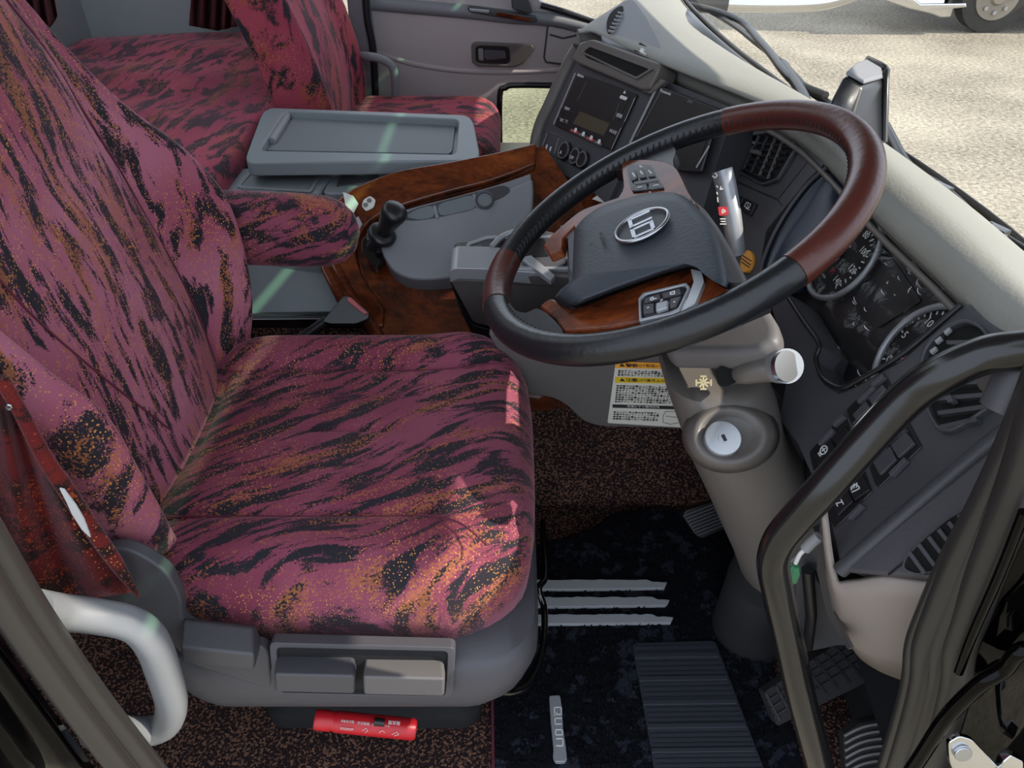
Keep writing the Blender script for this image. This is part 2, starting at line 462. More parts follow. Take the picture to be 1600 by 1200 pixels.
# carpet climbing the engine tunnel, left of the driver's feet
prism3('tunnel_carpet', [(-.75, 1.16, 0), (.555, 1.16, 0), (.555, 1.24, .40), (-.75, 1.24, .40)], (0, .06, 0), 'carpet')['kind'] = 'structure'
bpy.data.objects['tunnel_carpet'].name = 'trim_1'
def sbox(name, a, b, mat):
    o = box(name, a, b, mat); o['kind'] = 'structure'; return o
sbox('wall_rear', (-1.46, .3, -.02), (-1.40, 2.78, 1.9), 'wallgrey')
sbox('wall_left', (-1.4, 2.74, -.02), (-.60, 2.80, 1.9), 'wallgrey')
sbox('wall_right', (-1.40, .36, -.3), (-.60, .42, .95), 'black')
sbox('ceiling', (-.80, .454, 1.88), (.60, 2.8, 1.93), 'grey_light')
sbox('trim_9', (-.62, .425, -.02), (-.50, .452, 1.9), 'black')
sbox('wall_front', (.56, .47, -.02), (.60, 2.74, .60), 'black_matte')
sbox('trim_8', (.50, .40, 1.74), (.60, 2.78, 1.88), 'grey_light')

# ================================================================== FLOOR MAT
Pf = Pl((0,0,0),(1,0,0),(0,1,0)); 
mt = thing('floor_mat', 'black deep-pile floor mat with ribbed heel pad and metal strips in the driver footwell', 'floor mat', Pf.h(960, 1000))
m = [(772,1215),(770,1085),(772,900),(800,860),(880,840),(930,822),(960,800),(1010,792),(1080,800),(1130,835),(1200,900),(1195,1000),(1230,1100),(1262,1215)]
prism('pile', Pf, rnd(m, 12), .002, .014, 'fur', mt, bevel=.004)
# soft tufts on the surface
tv, tf = [], []
random.seed(3)
for i in range(5200):
    px = random.uniform(775, 1215); py = random.uniform(805, 1200)
    if px > 1140 + (py-850)*.25 and py < 1000: continue
    if py < 850 and px < 960: continue
    if 990 + (py-1010)*.36 < px < 1122 + (py-1010)*.36 and py > 1002: continue
    if px > 1195 + (py-1000)*.25: continue
    if 853 < px < 892 and py > 1080: continue
    if px < 1050 and (903 < py < 921 or 930 < py < 948 or 957 < py < 975): continue
    p = Pf.h(px, py, .012); a = random.uniform(0, 6.28); r = random.uniform(.003, .007)
    k = len(tv); l = V((random.uniform(-.004,.004), random.uniform(-.004,.004), random.uniform(.004,.010)))
    d = V((math.cos(a), math.sin(a), 0))*r; e = V((-math.sin(a), math.cos(a), 0))*r*.6
    tv += [p+d, p+e-d*.4, p-e-d*.4, p+l]; tf += [[k,k+1,k+3],[k+1,k+2,k+3],[k+2,k,k+3]]
o = mk('tuft', tv, tf, 'fur', mt, smooth=0); o['kind'] = 'stuff'
hp = [(988,1004),(1118,1000),(1200,1215),(1025,1215)]
prism('heel_pad', Pf, rnd(hp, 8), .012, .020, 'ribmat', mt, bevel=.002)
rg = []
for i in range(26):
    f0 = i/26; 
    for k in range(1):
        y = 1010 + i*8.0; xl = 992 + (y-1004)*.175; xr = 1115 + (y-1000)*.385
        rg.append(prismgeo(Pf, [(xl, y), (xr, y-2), (xr, y+3.4), (xl, y+5)], .019, .0225))
multi('rib', rg, 'ribmat', mt, smooth=0)['kind'] = 'stuff'
for y in (1020, 1056, 1093, 1130, 1168):
    xl = 990 + (y-1004)*.175; xr = 1116 + (y-1000)*.385
    prism('rib_bar', Pf, [(xl, y), (xr, y-2), (xr, y+6), (xl, y+8)], .019, .0245, 'ribmat', mt, bevel=.001)
for (y0, y1, xr) in ((905,920,1042),(932,947,1046),(959,974,1052)):
    e = [(778,y0),(830,y0)]; x = 830
    while x < xr: x += 9; e.append((min(x,xr), y0 + random.uniform(0,1.8)+ (4 if x > xr-25 else 0)))
    e += [(xr-4,y1-2),(900,y1),(778,y1)]
    prism('metal_strip', Pf, e, .012, .022, 'strip', mt)
tube('edge_binding', [Pf.h(771, 1082, .008), Pf.h(772, 1140, .008), Pf.h(773, 1215, .008)], .0045, 'piping', mt, seg=8)
# nameplate
bd = thing('name_badge', 'narrow silver metal nameplate with raised outlined letters lying on the black mat', 'badge', Pf.h(873, 1140, .024))
prism('plate', Pf, rnd([(858,1087),(875,1086),(878,1105),(880,1140),(884,1165),(886,1186),(882,1190),(868,1190),(864,1182),(865,1170),(861,1130)], 3), .016, .024, 'satin', bd, bevel=.0008)
Pb = Pf
L = []
for (ya, yb, k) in ((1105,1116,'Q'),(1122,1131,'U'),(1140,1148,'O'),(1154,1165,'N')):
    xl, xr = 866.5 + (ya-1105)*.05, 877 + (ya-1105)*.05
    if k in 'QO': L.append([(xl,ya),(xr,ya),(xr,yb),(xl,yb),(xl,ya)])
    if k == 'Q': L.append([(xl-1,yb+2),(xl+4,yb-3)])
    if k == 'U': L.append([(xr,ya),(xl,ya),(xl,yb),(xr,yb)])
    if k == 'N': L.append([(xl,ya),(xr,ya),(xr,yb),(xl,yb)])
strokes('lettering', Pb, L, .0018, 'white', bd, off=.0245)

# ================================================================== DRIVER SEAT
seat = thing('driver_chair', 'burgundy patterned driver seat with black flames, dark plastic base and side levers', 'seat', (-.22, .85, 0))
# cushion
O = (0, 0, .33)
ol = rrect(-.50, .033, .582, 1.10, .085, 7, 7)
ol = [(a + (.0 if a < -.1 else -.10*((b-.85)/.26)**4*.35), b) for a, b in ol]
def hc(a, b, s):
    h = .028*(1-s**3)
    h += .046*math.exp(-((b-1.045)/.06)**2)*(1-s**10) + .012*math.exp(-((b-.625)/.04)**2)*(1-s**10)
    h -= .010*gauss(b, .985, .007)*(1 if a < -.04 else 0)
    h -= .011*gauss(b, .688, .007)*(1 if a < -.09 else max(0, 1-(a+.09)/.05))
    h -= .006*gauss(b, .845, .005)*(1 if -.44 < a < -.15 else 0)
    h -= .006*gauss(a, -.47+.02*math.sin(b*9), .008)
    h += .012*gauss(a, -.05, .06)
    return h
cush = pad('seat_cushion', (O, (1,0,0), (0,1,0), (0,0,1)), ol, .125, .045, hc, 'fab_cushion', seat, K=34)
# seam lines
def seam(name, pts, r, parent, mat='piping'):
    return tube(name, pts, r, mat, parent, seg=6, n=5)
def cz(a, b): return .33 + .125 + hc(a, b, .6)
seam('seam', [(a, b, cz(a, b)+.0008) for a, b in ((-.45,.688),(-.35,.688),(-.24,.686),(-.15,.684),(-.10,.672),(-.06,.645),(-.03,.612))], .0013, cush)
seam('seam', [(a, b, cz(a, b)+.0008) for a, b in ((-.45,.985),(-.35,.985),(-.22,.985),(-.12,.98),(-.05,.985),(0,.985))], .0013, cush)
seam('seam', [(a, b, cz(a, b)+.0008) for a, b in ((-.43,.845),(-.34,.842),(-.24,.845),(-.16,.85))], .0011, cush, 'thread')
# backrest: rows (z, near-edge y, crest near (y,x), centre x, crest far (y,x))
rows = [(.42,-.415,-.470,-.455),(.47,-.415,-.478,-.445),(.54,-.408,-.490,-.432),(.62,-.408,-.508,-.430),(.70,-.418,-.526,-.436),(.745,-.45,-.538,-.452),(.80,-.488,-.550,-.490),(.86,-.535,-.562,-.545),(.94,-.582,-.582,-.590),(1.02,-.605,-.602,-.618),(1.12,-.632,-.625,-.642),(1.22,-.66,-.65,-.67),(1.32,-.70,-.68,-.71)]
cy_f = [1.06,1.085,1.105,1.118,1.120,1.120,1.117,1.105,1.085,1.06,1.02,.99,.97]
rings = []
for (z, xn, xc, xf), yf in zip(rows, cy_f):
    w2 = (yf - .855); yn = .855 - w2 + .008
    cn = min(yn + .055, .855 - .01); cf = yf - (.075 if z < .9 else .055)
    back = xc - .12 - (.02 if z < .6 else 0)
    prof = [(back, yn+.02), (back+.02, yn-.012), (xn-.055, yn-.024), (xn-.018, yn-.016), (xn, yn), (xn-.004, yn+.018), (xc*.6+xn*.4-.005, yn+.042), (xc-.002, cn+.012), (xc+.012, cn+.04),
            (xc+.018, .80), (xc+.020, .855), (xc+.018, .91), (xc+.010, cf-.03), (xc-.004, cf+.002), (xc*.62+xf*.38-.003, cf+.026), (xf-.004, yf-.018), (xf, yf-.002), (xf-.016, yf+.014), (xf-.055, yf+.020), (back+.02, yf+.012), (back, yf-.02)]
    prof = cr(prof, 4, True)
    rings.append([(p[0], p[1], z) for p in prof])
rr2 = []
nr = len(rings[0])
for j in range(nr):
    q = cr([rings[i][j] for i in range(len(rings))], 4); rr2.append(q)
rings = [[rr2[j][i] for j in range(nr)] for i in range(len(rr2[0]))]
# round off the lower end
def shrink(r, f, dz):
    cx = sum(p[0] for p in r)/len(r); cy = sum(p[1] for p in r)/len(r)
    return [(cx+(p[0]-cx)*f, cy+(p[1]-cy)*(1-(1-f)*.35), p[2]+dz) for p in r]
rings = [shrink(rings[0], .5, -.035), shrink(rings[0], .82, -.028), shrink(rings[0], .95, -.014)] + rings
back = loft('backrest', rings, 'fab_back', seat, smooth=180)
hr = pad('headrest', ((-.76, .855, 1.36), (0,1,0), (-.25,0,.97), (.97,0,.25)), rrect(-.14, .14, -.02, .18, .06), .12, .05, lambda a,b,s: .01*(1-s), 'fab_back', back, K=4)
# piping seams following the creases
def onx(z, y):
    best = None
    for r in rings[3:]:
        if best is None or abs(r[0][2]-z) < abs(best[0][2]-z): best = r
    c = [p for p in best if p[0] > -.9]
    half = [p for p in c if p[0] > (min(q[0] for q in c)+max(q[0] for q in c))/2 - .01]
    return min(half, key=lambda p: abs(p[1]-y))[0]
far = []
for (z, y) in ((.49,1.0),(.56,1.036),(.64,1.043),(.72,1.043),(.80,1.04),(.88,1.03),(.96,1.02),(1.04,1.0)):
    far.append((onx(z, y)+.0015, y, z))
tube('side_seam', far, .0016, 'piping', back, seg=6, n=4)
mid = [(onx(z, y)+.0012, y, z) for z, y in ((.52,.80),(.58,.775),(.66,.745),(.76,.715),(.88,.70),(1.0,.70),(1.1,.71))]
tube('side_seam', mid, .0014, 'piping', back, seg=6, n=4)
# armrest on the inboard side
arm = []
for (x, r1, r2, z) in ((-.70,.03,.045,.640),(-.64,.042,.060,.640),(-.55,.044,.062,.638),(-.45,.044,.062,.634),(-.36,.044,.062,.630),(-.31,.042,.059,.628),(-.285,.036,.050,.627),(-.268,.024,.034,.626),(-.262,.010,.014,.626)):
    arm.append([(x + .004*math.cos(a), 1.185 + r1*math.copysign(abs(math.cos(a))**.8, math.cos(a)), z + r2*math.copysign(abs(math.sin(a))**.8, math.sin(a))) for a in [2*math.pi*i/28 for i in range(28)]])
armo = loft('armrest', arm, 'fab_arm', seat, smooth=180)
# plastic base around the cushion
Pn = Pl((-.2,.565,.3),(0,.565,.3),(-.2,.60,.0))      # near side of the base
base = loft('seat_base', [[(x, y, z) for x, y in rrect(x0, x1, y0, 1.09, r, 6, 5)] for (z, x0, x1, y0, r) in
      ((.20,-.40,-.06,.60,.04),(.215,-.42,-.02,.575,.05),(.235,-.44,.0,.562,.06),(.262,-.455,.022,.552,.07),(.30,-.47,.035,.548,.075),(.335,-.475,.035,.552,.075),(.345,-.475,.03,.562,.07),(.35,-.45,.01,.60,.06))], 'trim_dark', seat, smooth=40)
# suspension pillar under the seat
loft('seat_pedestal', [[(x, y, z) for x, y in rrect(-.40+s, -.05-s, .66+s, 1.05-s, .03, 3, 2)] for z, s in ((.002,0),(.03,.0),(.05,.03),(.19,.03),(.21,.0))], 'black_matte', seat)
# raised rear side trim (recliner cover)
Pr = Pl((-.4,.56,.4),(-.3,.56,.4),(-.4,.575,.6))
rc = [(150,862),(190,856),(222,868),(262,895),(283,935),(285,975),(320,990),(420,1015),(425,1080),(300,1040),(270,1010),(240,985),(190,945),(150,935),(130,920),(128,860)]
prism('recliner_cover', Pr, rnd(rc, 14), -.012, .006, 'trim_dark', seat, bevel=.006)
# the lever recess and levers
Pside = Pl(at(430,1040,y=.548), at(700,1060,y=.548), at(560,1010,y=.556))
def lever(pts_top, pts_front, nm='lever'):
    pass
def leverbox(px0, px1, yt, ym, yb, sk=0, mat='trim_dark', lab=None):
    """block handle: top face yt..ym slopes outwards, front face ym..yb"""
    yy0, yy1 = .556, .522
    a = [at(px0+3, yt, y=yy0), at(px1-3, yt+sk, y=yy0), at(px1, ym+sk, y=yy1), at(px0, ym, y=yy1)]
    b = [at(px0+1, yb, y=yy1+.004), at(px1-1, yb+sk, y=yy1+.004)]
    vs = [a[0],a[1],a[2],a[3],b[0],b[1], b[0]+V((0,.04,0)), b[1]+V((0,.04,0)), a[0]+V((0,.01,-.01)), a[1]+V((0,.01,-.01))]
    o = mk('lever', vs, [[0,1,2,3],[3,2,5,4],[4,5,7,6],[0,3,4,6,8],[1,9,7,5,2],[8,6,7,9],[0,8,9,1]], mat, seat, bevel=.004, bseg=3)
    if lab: o['label'] = lab
    return o
leverbox(282,398,968,1012,1036,12, 'trim_dark', 'dark recline lever at the rear of the seat base')
leverbox(428,555,1020,1054,1082,3, 'trim_dark', 'dark grey middle lever on the seat base')
leverbox(567,695,1026,1058,1086,3, 'grey_mid', 'front lever in lighter grey for the sun on it')  # lighter grey than the other levers, sunlight put into its colour
# recess shadow frame round the two front levers
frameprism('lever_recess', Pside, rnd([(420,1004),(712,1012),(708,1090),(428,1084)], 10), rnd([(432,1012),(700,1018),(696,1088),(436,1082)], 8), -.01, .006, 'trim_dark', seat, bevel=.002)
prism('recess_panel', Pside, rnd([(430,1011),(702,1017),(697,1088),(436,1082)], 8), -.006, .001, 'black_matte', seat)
# recliner hinge
hub = multi('recliner_hinge', [tubegeo([(-.475,.60,.505),(-.475,.565,.505)], .032, 20), tubegeo([(-.475,.58,.505),(-.475,.556,.505)], .018, 16)], 'black', seat)
# bar in front for sliding the seat
tube('slide_bar', [at(772,1079,z=.20), at(800,1082,z=.18), at(825,1068,z=.17), at(842,1035,z=.17), at(850,1000,z=.17), at(850,950,z=.17), at(842,920,z=.19), at(852,900,z=.19), at(850,850,z=.19), at(848,815,z=.19)], .0055, 'gloss', seat, n=5, seg=10)
# buckle
bk = thing('seat_belt_buckle', 'black seat belt buckle with red release button standing between seat and console', 'buckle', at(545,500,y=1.19))
Pk = Pl(at(545,485,y=1.185), at(575,490,y=1.185), at(545,510,y=1.165))
prism('housing', Pk, rnd([(503,502),(536,463),(545,462),(577,488),(576,498),(556,506),(516,506)], 4), -.028, 0, 'black', bk, bevel=.003)
prism('release_button', Pk, rnd([(543,464),(549,465),(575,489),(570,492),(542,470)], 1.5), -.002, .003, 'redbtn', bk, bevel=.001)
tube('stalk', [at(512,500,y=1.19), at(470,530,y=1.17), at(440,560,y=1.15)], .010, 'black', bk)

# ================================================================== SIDE CURTAIN and GRAB HANDLE on the rear pillar
def cloth(name, pl, top, bot, mat, parent=None, folds=5, amp=.012, nu=60, nv=24, solid=.002, phase=0):
    rows_ = []
    for i in range(nv+1):
        f = i/nv; r = []
        for j in range(nu+1):
            g = j/nu
            def ip(P):
                k = g*(len(P)-1); a = min(int(k), len(P)-2); q = k-a
                return (P[a][0]*(1-q)+P[a+1][0]*q, P[a][1]*(1-q)+P[a+1][1]*q)
            t, b = ip(top), ip(bot)
            off = amp*math.sin(g*folds*2*math.pi + phase + .8*math.sin(f*3)) * (.6+.4*f) + amp*.4*math.sin(g*folds*5.1+f*4)
            r.append(pl.h(t[0]*(1-f)+b[0]*f, t[1]*(1-f)+b[1]*f, off))
        rows_.append(r)
    return loft(name, rows_, mat, parent, closed=False, smooth=180, solid=solid)
Pc = Pl(at(0,700,y=.53), at(200,900,y=.545), at(0,900,y=.53))
ct = thing('sleeper_curtain', 'red and orange curtain hanging beside the driver seat back with a white cloth tag', 'curtain', at(80,930,y=.53))
cloth('curtain_cloth', Pc, [(-60,480),(-20,540),(10,600)], [(-60,900),(80,945),(212,925)], 'curtain', ct, folds=2.6, amp=.010)
# front hem rolls from top left to the pointed corner
tube('hem', [Pc.h(0,590,.012), Pc.h(30,640,.014), Pc.h(70,715,.014), Pc.h(110,775,.014), Pc.h(150,835,.014), Pc.h(185,885,.012), Pc.h(216,931,.006)], [.006,.006,.007,.008,.008,.007,.002], 'curtain', ct, n=5, squash=1.0)
prism('cloth_tag', Pc, [(93,764),(100,766),(118,790),(131,812),(140,836),(141,840),(128,828),(112,803),(104,785)], .022, .024, 'white', ct)
tube('snap_ring', [Pc.h(14+3.5*math.cos(a), 636+3.5*math.sin(a), .022) for a in [i*math.pi/6 for i in range(12)]], .0012, 'silver', ct, closed=True, seg=6)
gh = thing('grab_handle', 'light grey D-shaped grab handle fixed to the rear door pillar', 'grab handle', (-.46,.47,.33))
pts = [at(52,952,y=.44), at(95,957,y=.462), at(150,963,y=.475), at(205,975,y=.48), at(236,1002,y=.48), at(255,1050,y=.48), at(268,1100,y=.48), at(258,1132,y=.48), at(228,1143,y=.475), at(192,1144,y=.455), at(150,1140,y=.43)]
tube('grip', pts, [.019,.018,.0175,.0175,.018,.018,.0175,.0175,.017,.018,.019], 'handle', gh, n=6, seg=18)
# ---- rear door seal + body
Pd = Pl((-.4,.42,.3),(-.2,.42,.3),(-.4,.42,.8))
def seal(name, label, mats, lines_, grp=None):
    t = thing(name, label, 'door seal', lines_[0][1][-1])
    for nm, pts_, r in lines_: tube(nm, pts_, r, 'rubber', t, n=6, seg=12)
    return t
sl = thing('rear_door_seal', 'ribbed black rubber door seal running down the rear pillar beside the glossy body', 'door seal', at(215,1200,y=.41))
for (dx, yy, r, nm) in ((0,.425,.013,'seal_bulb'),(-26,.415,.010,'seal_lip'),(-44,.405,.012,'seal_lip'),(18,.43,.006,'seal_lip')):
    tube(nm, [at(-60+dx,760,y=yy), at(0+dx,865,y=yy), at(60+dx,965,y=yy), at(140+dx,1080,y=yy), at(205+dx,1165,y=yy), at(245+dx,1215,y=yy)], r, 'rubber', sl, n=5, seg=12)
bl = thing('rear_body_panel', 'glossy black body panel below the rear door seal reflecting the yard', 'body panel', at(60,1190,y=.38))
rowsb = []
for i in range(9):
    f = i/8; px = -60 + 275*f; py = 850 + 380*f
    rr_ = []
    for j in range(9):
        g = j/8; yy = .405 - .05*g - .01*math.sin(g*9)
        rr_.append(at(px - 45 - g*190, py + g*30, y=yy))
    rowsb.append(rr_)
loft('panel', rowsb, 'paint', bl, closed=False, smooth=180, solid=.002)
# ================================================================== REAR OF CAB: bunk, curtains, consoles
bunk = thing('bunk_mattress', 'wide burgundy bunk mattress behind the seats under the grey rear wall', 'mattress', (-1.0, 1.9, .42))
def hb(a, b, s): return .012*(1-s**4) + .006*math.sin(a*9+b*4) + .004*math.sin(b*21+a*6)
pad('cover', ((0,0,.46),(1,0,0),(0,1,0),(0,0,1)), rrect(-1.385, -.585, 1.22, 2.70, .10, 6, 9), .15, .05, hb, 'fab_bunk', bunk, K=14)
b2 = box('bunk_storage_box', (-1.39,1.24,0.0), (-.66,2.72,.458), 'black_matte'); tag(b2, 'dark base box under the burgundy bunk mattress', 'bunk base')
# rear left curtains
Pw = Pl((-1.30, 1.2, 1),(-1.30,2.2,1),(-1.30,1.2,.5))
c1 = thing('rear_curtain', 'dark red curtain tied back at the top left corner above the bunk', 'curtain', at(60,70,x=-1.28))
cloth('curtain_cloth', Pw, [(10,-90),(70,-90)], [(20,78),(60,70),(90,25)], 'curtain_dark', c1, folds=4, amp=.02, nu=40, nv=14)
Pw2 = Pl((-1.2, 2.60, 1),(-.8,2.60,1),(-1.2,2.60,.5))
c2 = thing('rear_curtain', 'dark red gathered curtain hanging beside the passenger seat back', 'curtain', at(340,45,y=2.6))
cloth('curtain_cloth', Pw2, [(305,-90),(385,-90)], [(296,40),(340,48),(375,40)], 'curtain_dark', c2, folds=5, amp=.02, nu=40, nv=14)
# passenger seat
ps = thing('passenger_chair', 'burgundy passenger seat in front of the far door, lit on its front edge', 'seat', (-.3, 2.28, 0))
pad('seat_cushion', ((0,0,.315),(1,0,0),(0,1,0),(0,0,1)), rrect(-.55, -.035, 2.06, 2.54, .07, 6, 5), .13, .05, lambda a,b,s: .02*(1-s**3)+.012*gauss(b,2.5,.05)*(1-s**10), 'fab_pass', ps, K=10)
PB = Pl(at(520,165,y=2.18), at(400,0,y=2.12), at(545,80,y=2.5))
def prow(z, x, wn, wf, d):
    return None
# backrest built in real space: near edge crest and far edge crest
rg = []
for z, xf, yn, yf in ((.47,-.46,2.02,2.52),(.53,-.46,2.0,2.54),(.62,-.475,1.985,2.55),(.72,-.50,1.98,2.55),(.84,-.545,1.99,2.54),(.96,-.60,2.02,2.52),(1.08,-.65,2.06,2.48),(1.2,-.70,2.10,2.44)):
    pr = [(xf-.13,yn+.02),(xf-.10,yn-.01),(xf-.03,yn),(xf,yn+.03),(xf-.01,yn+.07),(xf-.03,yn+.12),(xf-.025,(yn+yf)/2),(xf-.03,yf-.12),(xf-.01,yf-.07),(xf,yf-.03),(xf-.03,yf),(xf-.10,yf+.01),(xf-.13,yf-.02)]
    rg.append([(p[0],p[1],z) for p in cr(pr,4,True)])
rg = [shrink(rg[0], .6, -.03), shrink(rg[0], .92, -.015)] + rg
loft('backrest', rg, 'fab_pass', ps, smooth=180)
box('seat_pedestal', (-.50,2.10,.002),(-.10,2.50,.312), 'black_matte', ps)
# centre folded seat back with tray
tr = thing('folded_centre_seat', 'grey folded centre seat back with long recessed tray between the two seats', 'tray table', at(560,262,z=.44))
Pt = Pl((0,0,.62),(1,0,.62),(0,1,.62))
to = rnd([(380,254),(412,168),(738,180),(752,250)], 16)
ti = rnd([(411,234),(450,174),(712,187),(706,240)], 8); ti0 = scalepix(ti, 1.035)
prism('seat_shell', Pt, to, -.13, -.022, 'grey_blue', tr, bevel=.006, bseg=2)
frameprism('tray_rim', Pt, to, ti0, -.03, 0, 'grey_blue', tr, bevel=.006, bseg=3)
prism('tray_well', Pt.off(-.016), [tuple(q) for q in ti], -.005, .0, 'tray_in', tr)
tube('front_lip', [Pt.h(x,y,-.012) for x,y in ((424,222),(452,177))], .010, 'grey', tr, seg=10)
# centre console box below, with small lidded tray and open bin
cc = thing('centre_console', 'blue-grey console box beside the driver seat with a small lidded tray and open bin', 'console', (-.33,1.55,0))
Pt2 = Pl((0,0,.575),(1,0,.575),(0,1,.575))
Pcs = Pl(at(450,460,y=1.30), at(520,470,y=1.30), at(450,420,y=1.34))
bx = box('console_body', (-.57,1.34,0), (-.20,2.02,.485), 'grey_blue', cc, bevel=.01)
prism('side_panel', Pcs, [(372,300),(500,395),(520,440),(553,500),(372,503)], -.04, 0, 'grey_blue', cc, bevel=.003)
fl = Pl((0,0,.568),(1,0,.568),(0,1,.568))
prism('small_tray', fl, rnd([(352,286),(372,262),(512,262),(522,268),(500,300),(350,300)], 6), -.08, 0, 'grey_blue', cc, bevel=.006)
prism('tray_mat', fl, rnd([(375,290),(395,270),(498,270),(482,296),(375,296)], 5), .0002, .002, 'tray_in', cc)
frameprism('tray_lip', fl, rnd([(368,292),(391,266),(504,266),(487,299)], 5), rnd([(375,290),(394,269),(498,269),(483,296)], 5), 0, .004, 'grey', cc, bevel=.001)
prism('bin', fl, [(524,262),(606,264),(596,282),(546,302),(512,302),(505,298)], -.08, -.002, 'grey_blue', cc, bevel=.004)
prism('bin_well', fl, [(534,268),(594,269),(588,278),(550,286),(526,290)], -.002, .001, 'charcoal', cc)
prism('bin', fl, [(606,262),(752,250),(754,258),(700,268),(600,284)], -.08, -.004, 'grey', cc, bevel=.004)
prism('belt_slot', Pl((0,1.24,0),(1,1.24,0),(0,1.24,1)), [(386,500),(560,498),(560,512),(520,540),(390,540)], -.03, .0, 'gloss', cc, bevel=.003)
box('side_gap_panel', (-.60,1.21,0),(-.18,1.30,.30),'black_matte', cc)
# ================================================================== TUNNEL, WOOD CONSOLE
A3, B3, D3 = at(835,235,z=.64), at(545,300,z=.585), at(650,480,y=1.26)
PT = Pl(A3, B3, D3)
ec = thing('engine_console', 'glossy burl wood console sweeping from the armrest to the dashboard with a grey cup pocket', 'console', at(650,520,y=1.3))
# mass behind the facing
prism('console_core', PT, [(850,228),(700,258),(575,285),(520,330),(505,400),(560,500),(600,560),(700,620),(900,620),(960,420),(900,300)], -.10, -.012, 'wood_dark', ec)
# upper wood strip
up = cr([(838,222),(780,236),(700,252),(630,264),(575,282),(540,300),(515,325),(500,352)], 4) + [(500,420),(525,470),(560,505),(600,512)] + \
     cr([(600,480),(572,440),(556,400),(560,370),(580,345),(620,324),(700,300),(770,282),(838,256)], 4)
prism('wood_strip', PT, up, -.012, .010, 'wood', ec, bevel=.006, bseg=3)
# lower swooping wood
lw = cr([(556,380),(566,420),(585,455),(615,475),(660,486),(712,482),(760,520),(860,560)], 4) + [(860,640),(640,640),(580,505)]
prism('wood_apron', PT, lw, -.012, .002, 'wood_dark', ec, bevel=.004)
tube('wood_roll', [PT.h(x,y,.006) for x,y in ((500,350),(512,390),(530,430),(552,470),(578,505),(600,540))], .012, 'wood', ec, n=4)
# opaque white pieces stand in for the glare beside the lever
prism('white_glare_piece', PT, [(536,300),(552,306),(560,318),(548,342),(538,370),(528,392),(522,396),(531,360),(541,330)], .012, .014, 'offwhite', ec)['label'] = 'white strip standing in for glare'
prism('white_glare_piece', PT, rnd([(568,312),(578,306),(587,312),(584,324),(572,330),(565,322)],3), .012, .0135, 'offwhite', ec)
disc('screw', PT, 571, 320, .005, .0135, .0145, 'silver', ec); disc('screw', PT, 577, 313, .005, .0135, .0145, 'silver', ec)
prism('foil_label', PT, [(548,345),(560,338),(566,350),(556,368),(544,358)], .012, .013, 'satin', ec)
# grey cup pocket
pk = cr([(600,352),(650,336),(720,320),(780,300),(833,278)], 5) + cr([(834,300),(832,330),(822,358),(800,378)], 4) + cr([(770,405),(735,425),(700,434),(650,436),(620,426),(604,408),(594,385),(592,365)], 4)
prism('cup_pocket', PT, pk, -.02, .040, 'grey', ec, bevel=.010, bseg=4)
pk2 = cr([(606,336),(650,322),(720,304),(780,287),(830,270)], 5) + cr([(831,285),(800,305),(770,320),(720,336),(660,348),(604,352)], 5)
prism('pocket_wall', PT, pk2, -.01, .014, 'grey', ec, bevel=.004)
op = cr([(624,340),(650,326),(700,312),(760,296),(785,290),(797,297),(785,308),(750,322),(700,336),(650,344)], 4, True)
prism('pocket_opening', PT, op, .030, .0412, 'charcoal', ec)
for q in ([(676,322),(681,320),(686,340),(681,342)], [(738,304),(742,302),(748,322),(744,324)]):
    prism('divider', PT, q, .036, .0425, 'grey', ec, bevel=.001)
for q in (cr([(636,338),(650,328),(674,322),(677,338),(655,343)],3,True), cr([(686,320),(710,312),(737,306),(742,324),(715,332),(689,336)],3,True)):
    prism('cup_well', PT, q, .038, .0422, 'tray_in', ec)
disc('coin_holder', PT, 757, 312, .019, .04, .045, 'tray_in', ec); ring('coin_ring', PT, 757, 312, .016, .002, .046, 'charcoal', ec)
# joint line on pocket lit by sun comes from light; parking brake lever
pb = thing('parking_brake_lever', 'black parking brake lever with collar standing in the wood console', 'lever', at(592,400,z=.5))
Pb_ = PT.off(.012)
prism('gate', PT, rnd([(566,372),(582,364),(592,372),(598,392),(596,405),(588,421),(576,408),(564,388)],4), .008, .03, 'gloss', pb, bevel=.004)
prism('lock_tab', PT, rnd([(572,364),(580,362),(582,374),(573,376)],1), .03, .037, 'trim_dark', pb, bevel=.001)
l0, l1 = PT.h(585,388,.02), PT.h(618,328,.12)
dv = l1 - l0
tube('lever_stem', [l0, l0+dv*.35],[0.0169,0.0143], 'black', pb, seg=16)
tube('collar', [l0+dv*.30, l0+dv*.34, l0+dv*.40, l0+dv*.44],[0.0221,0.0273,0.0273,0.0221], 'black', pb, seg=20)
tube('collar', [l0+dv*.42, l0+dv*.60],[0.0143,0.0143], 'black', pb, seg=16)
tube('knob', [l0+dv*.55, l0+dv*.62, l0+dv*.75, l0+dv*.9, l0+dv*.98, l0+dv*1.03, l0+dv*1.05],[0.0143,0.0169,0.0202,0.0240,0.0240,0.0182,0.0052], 'black', pb, seg=20)

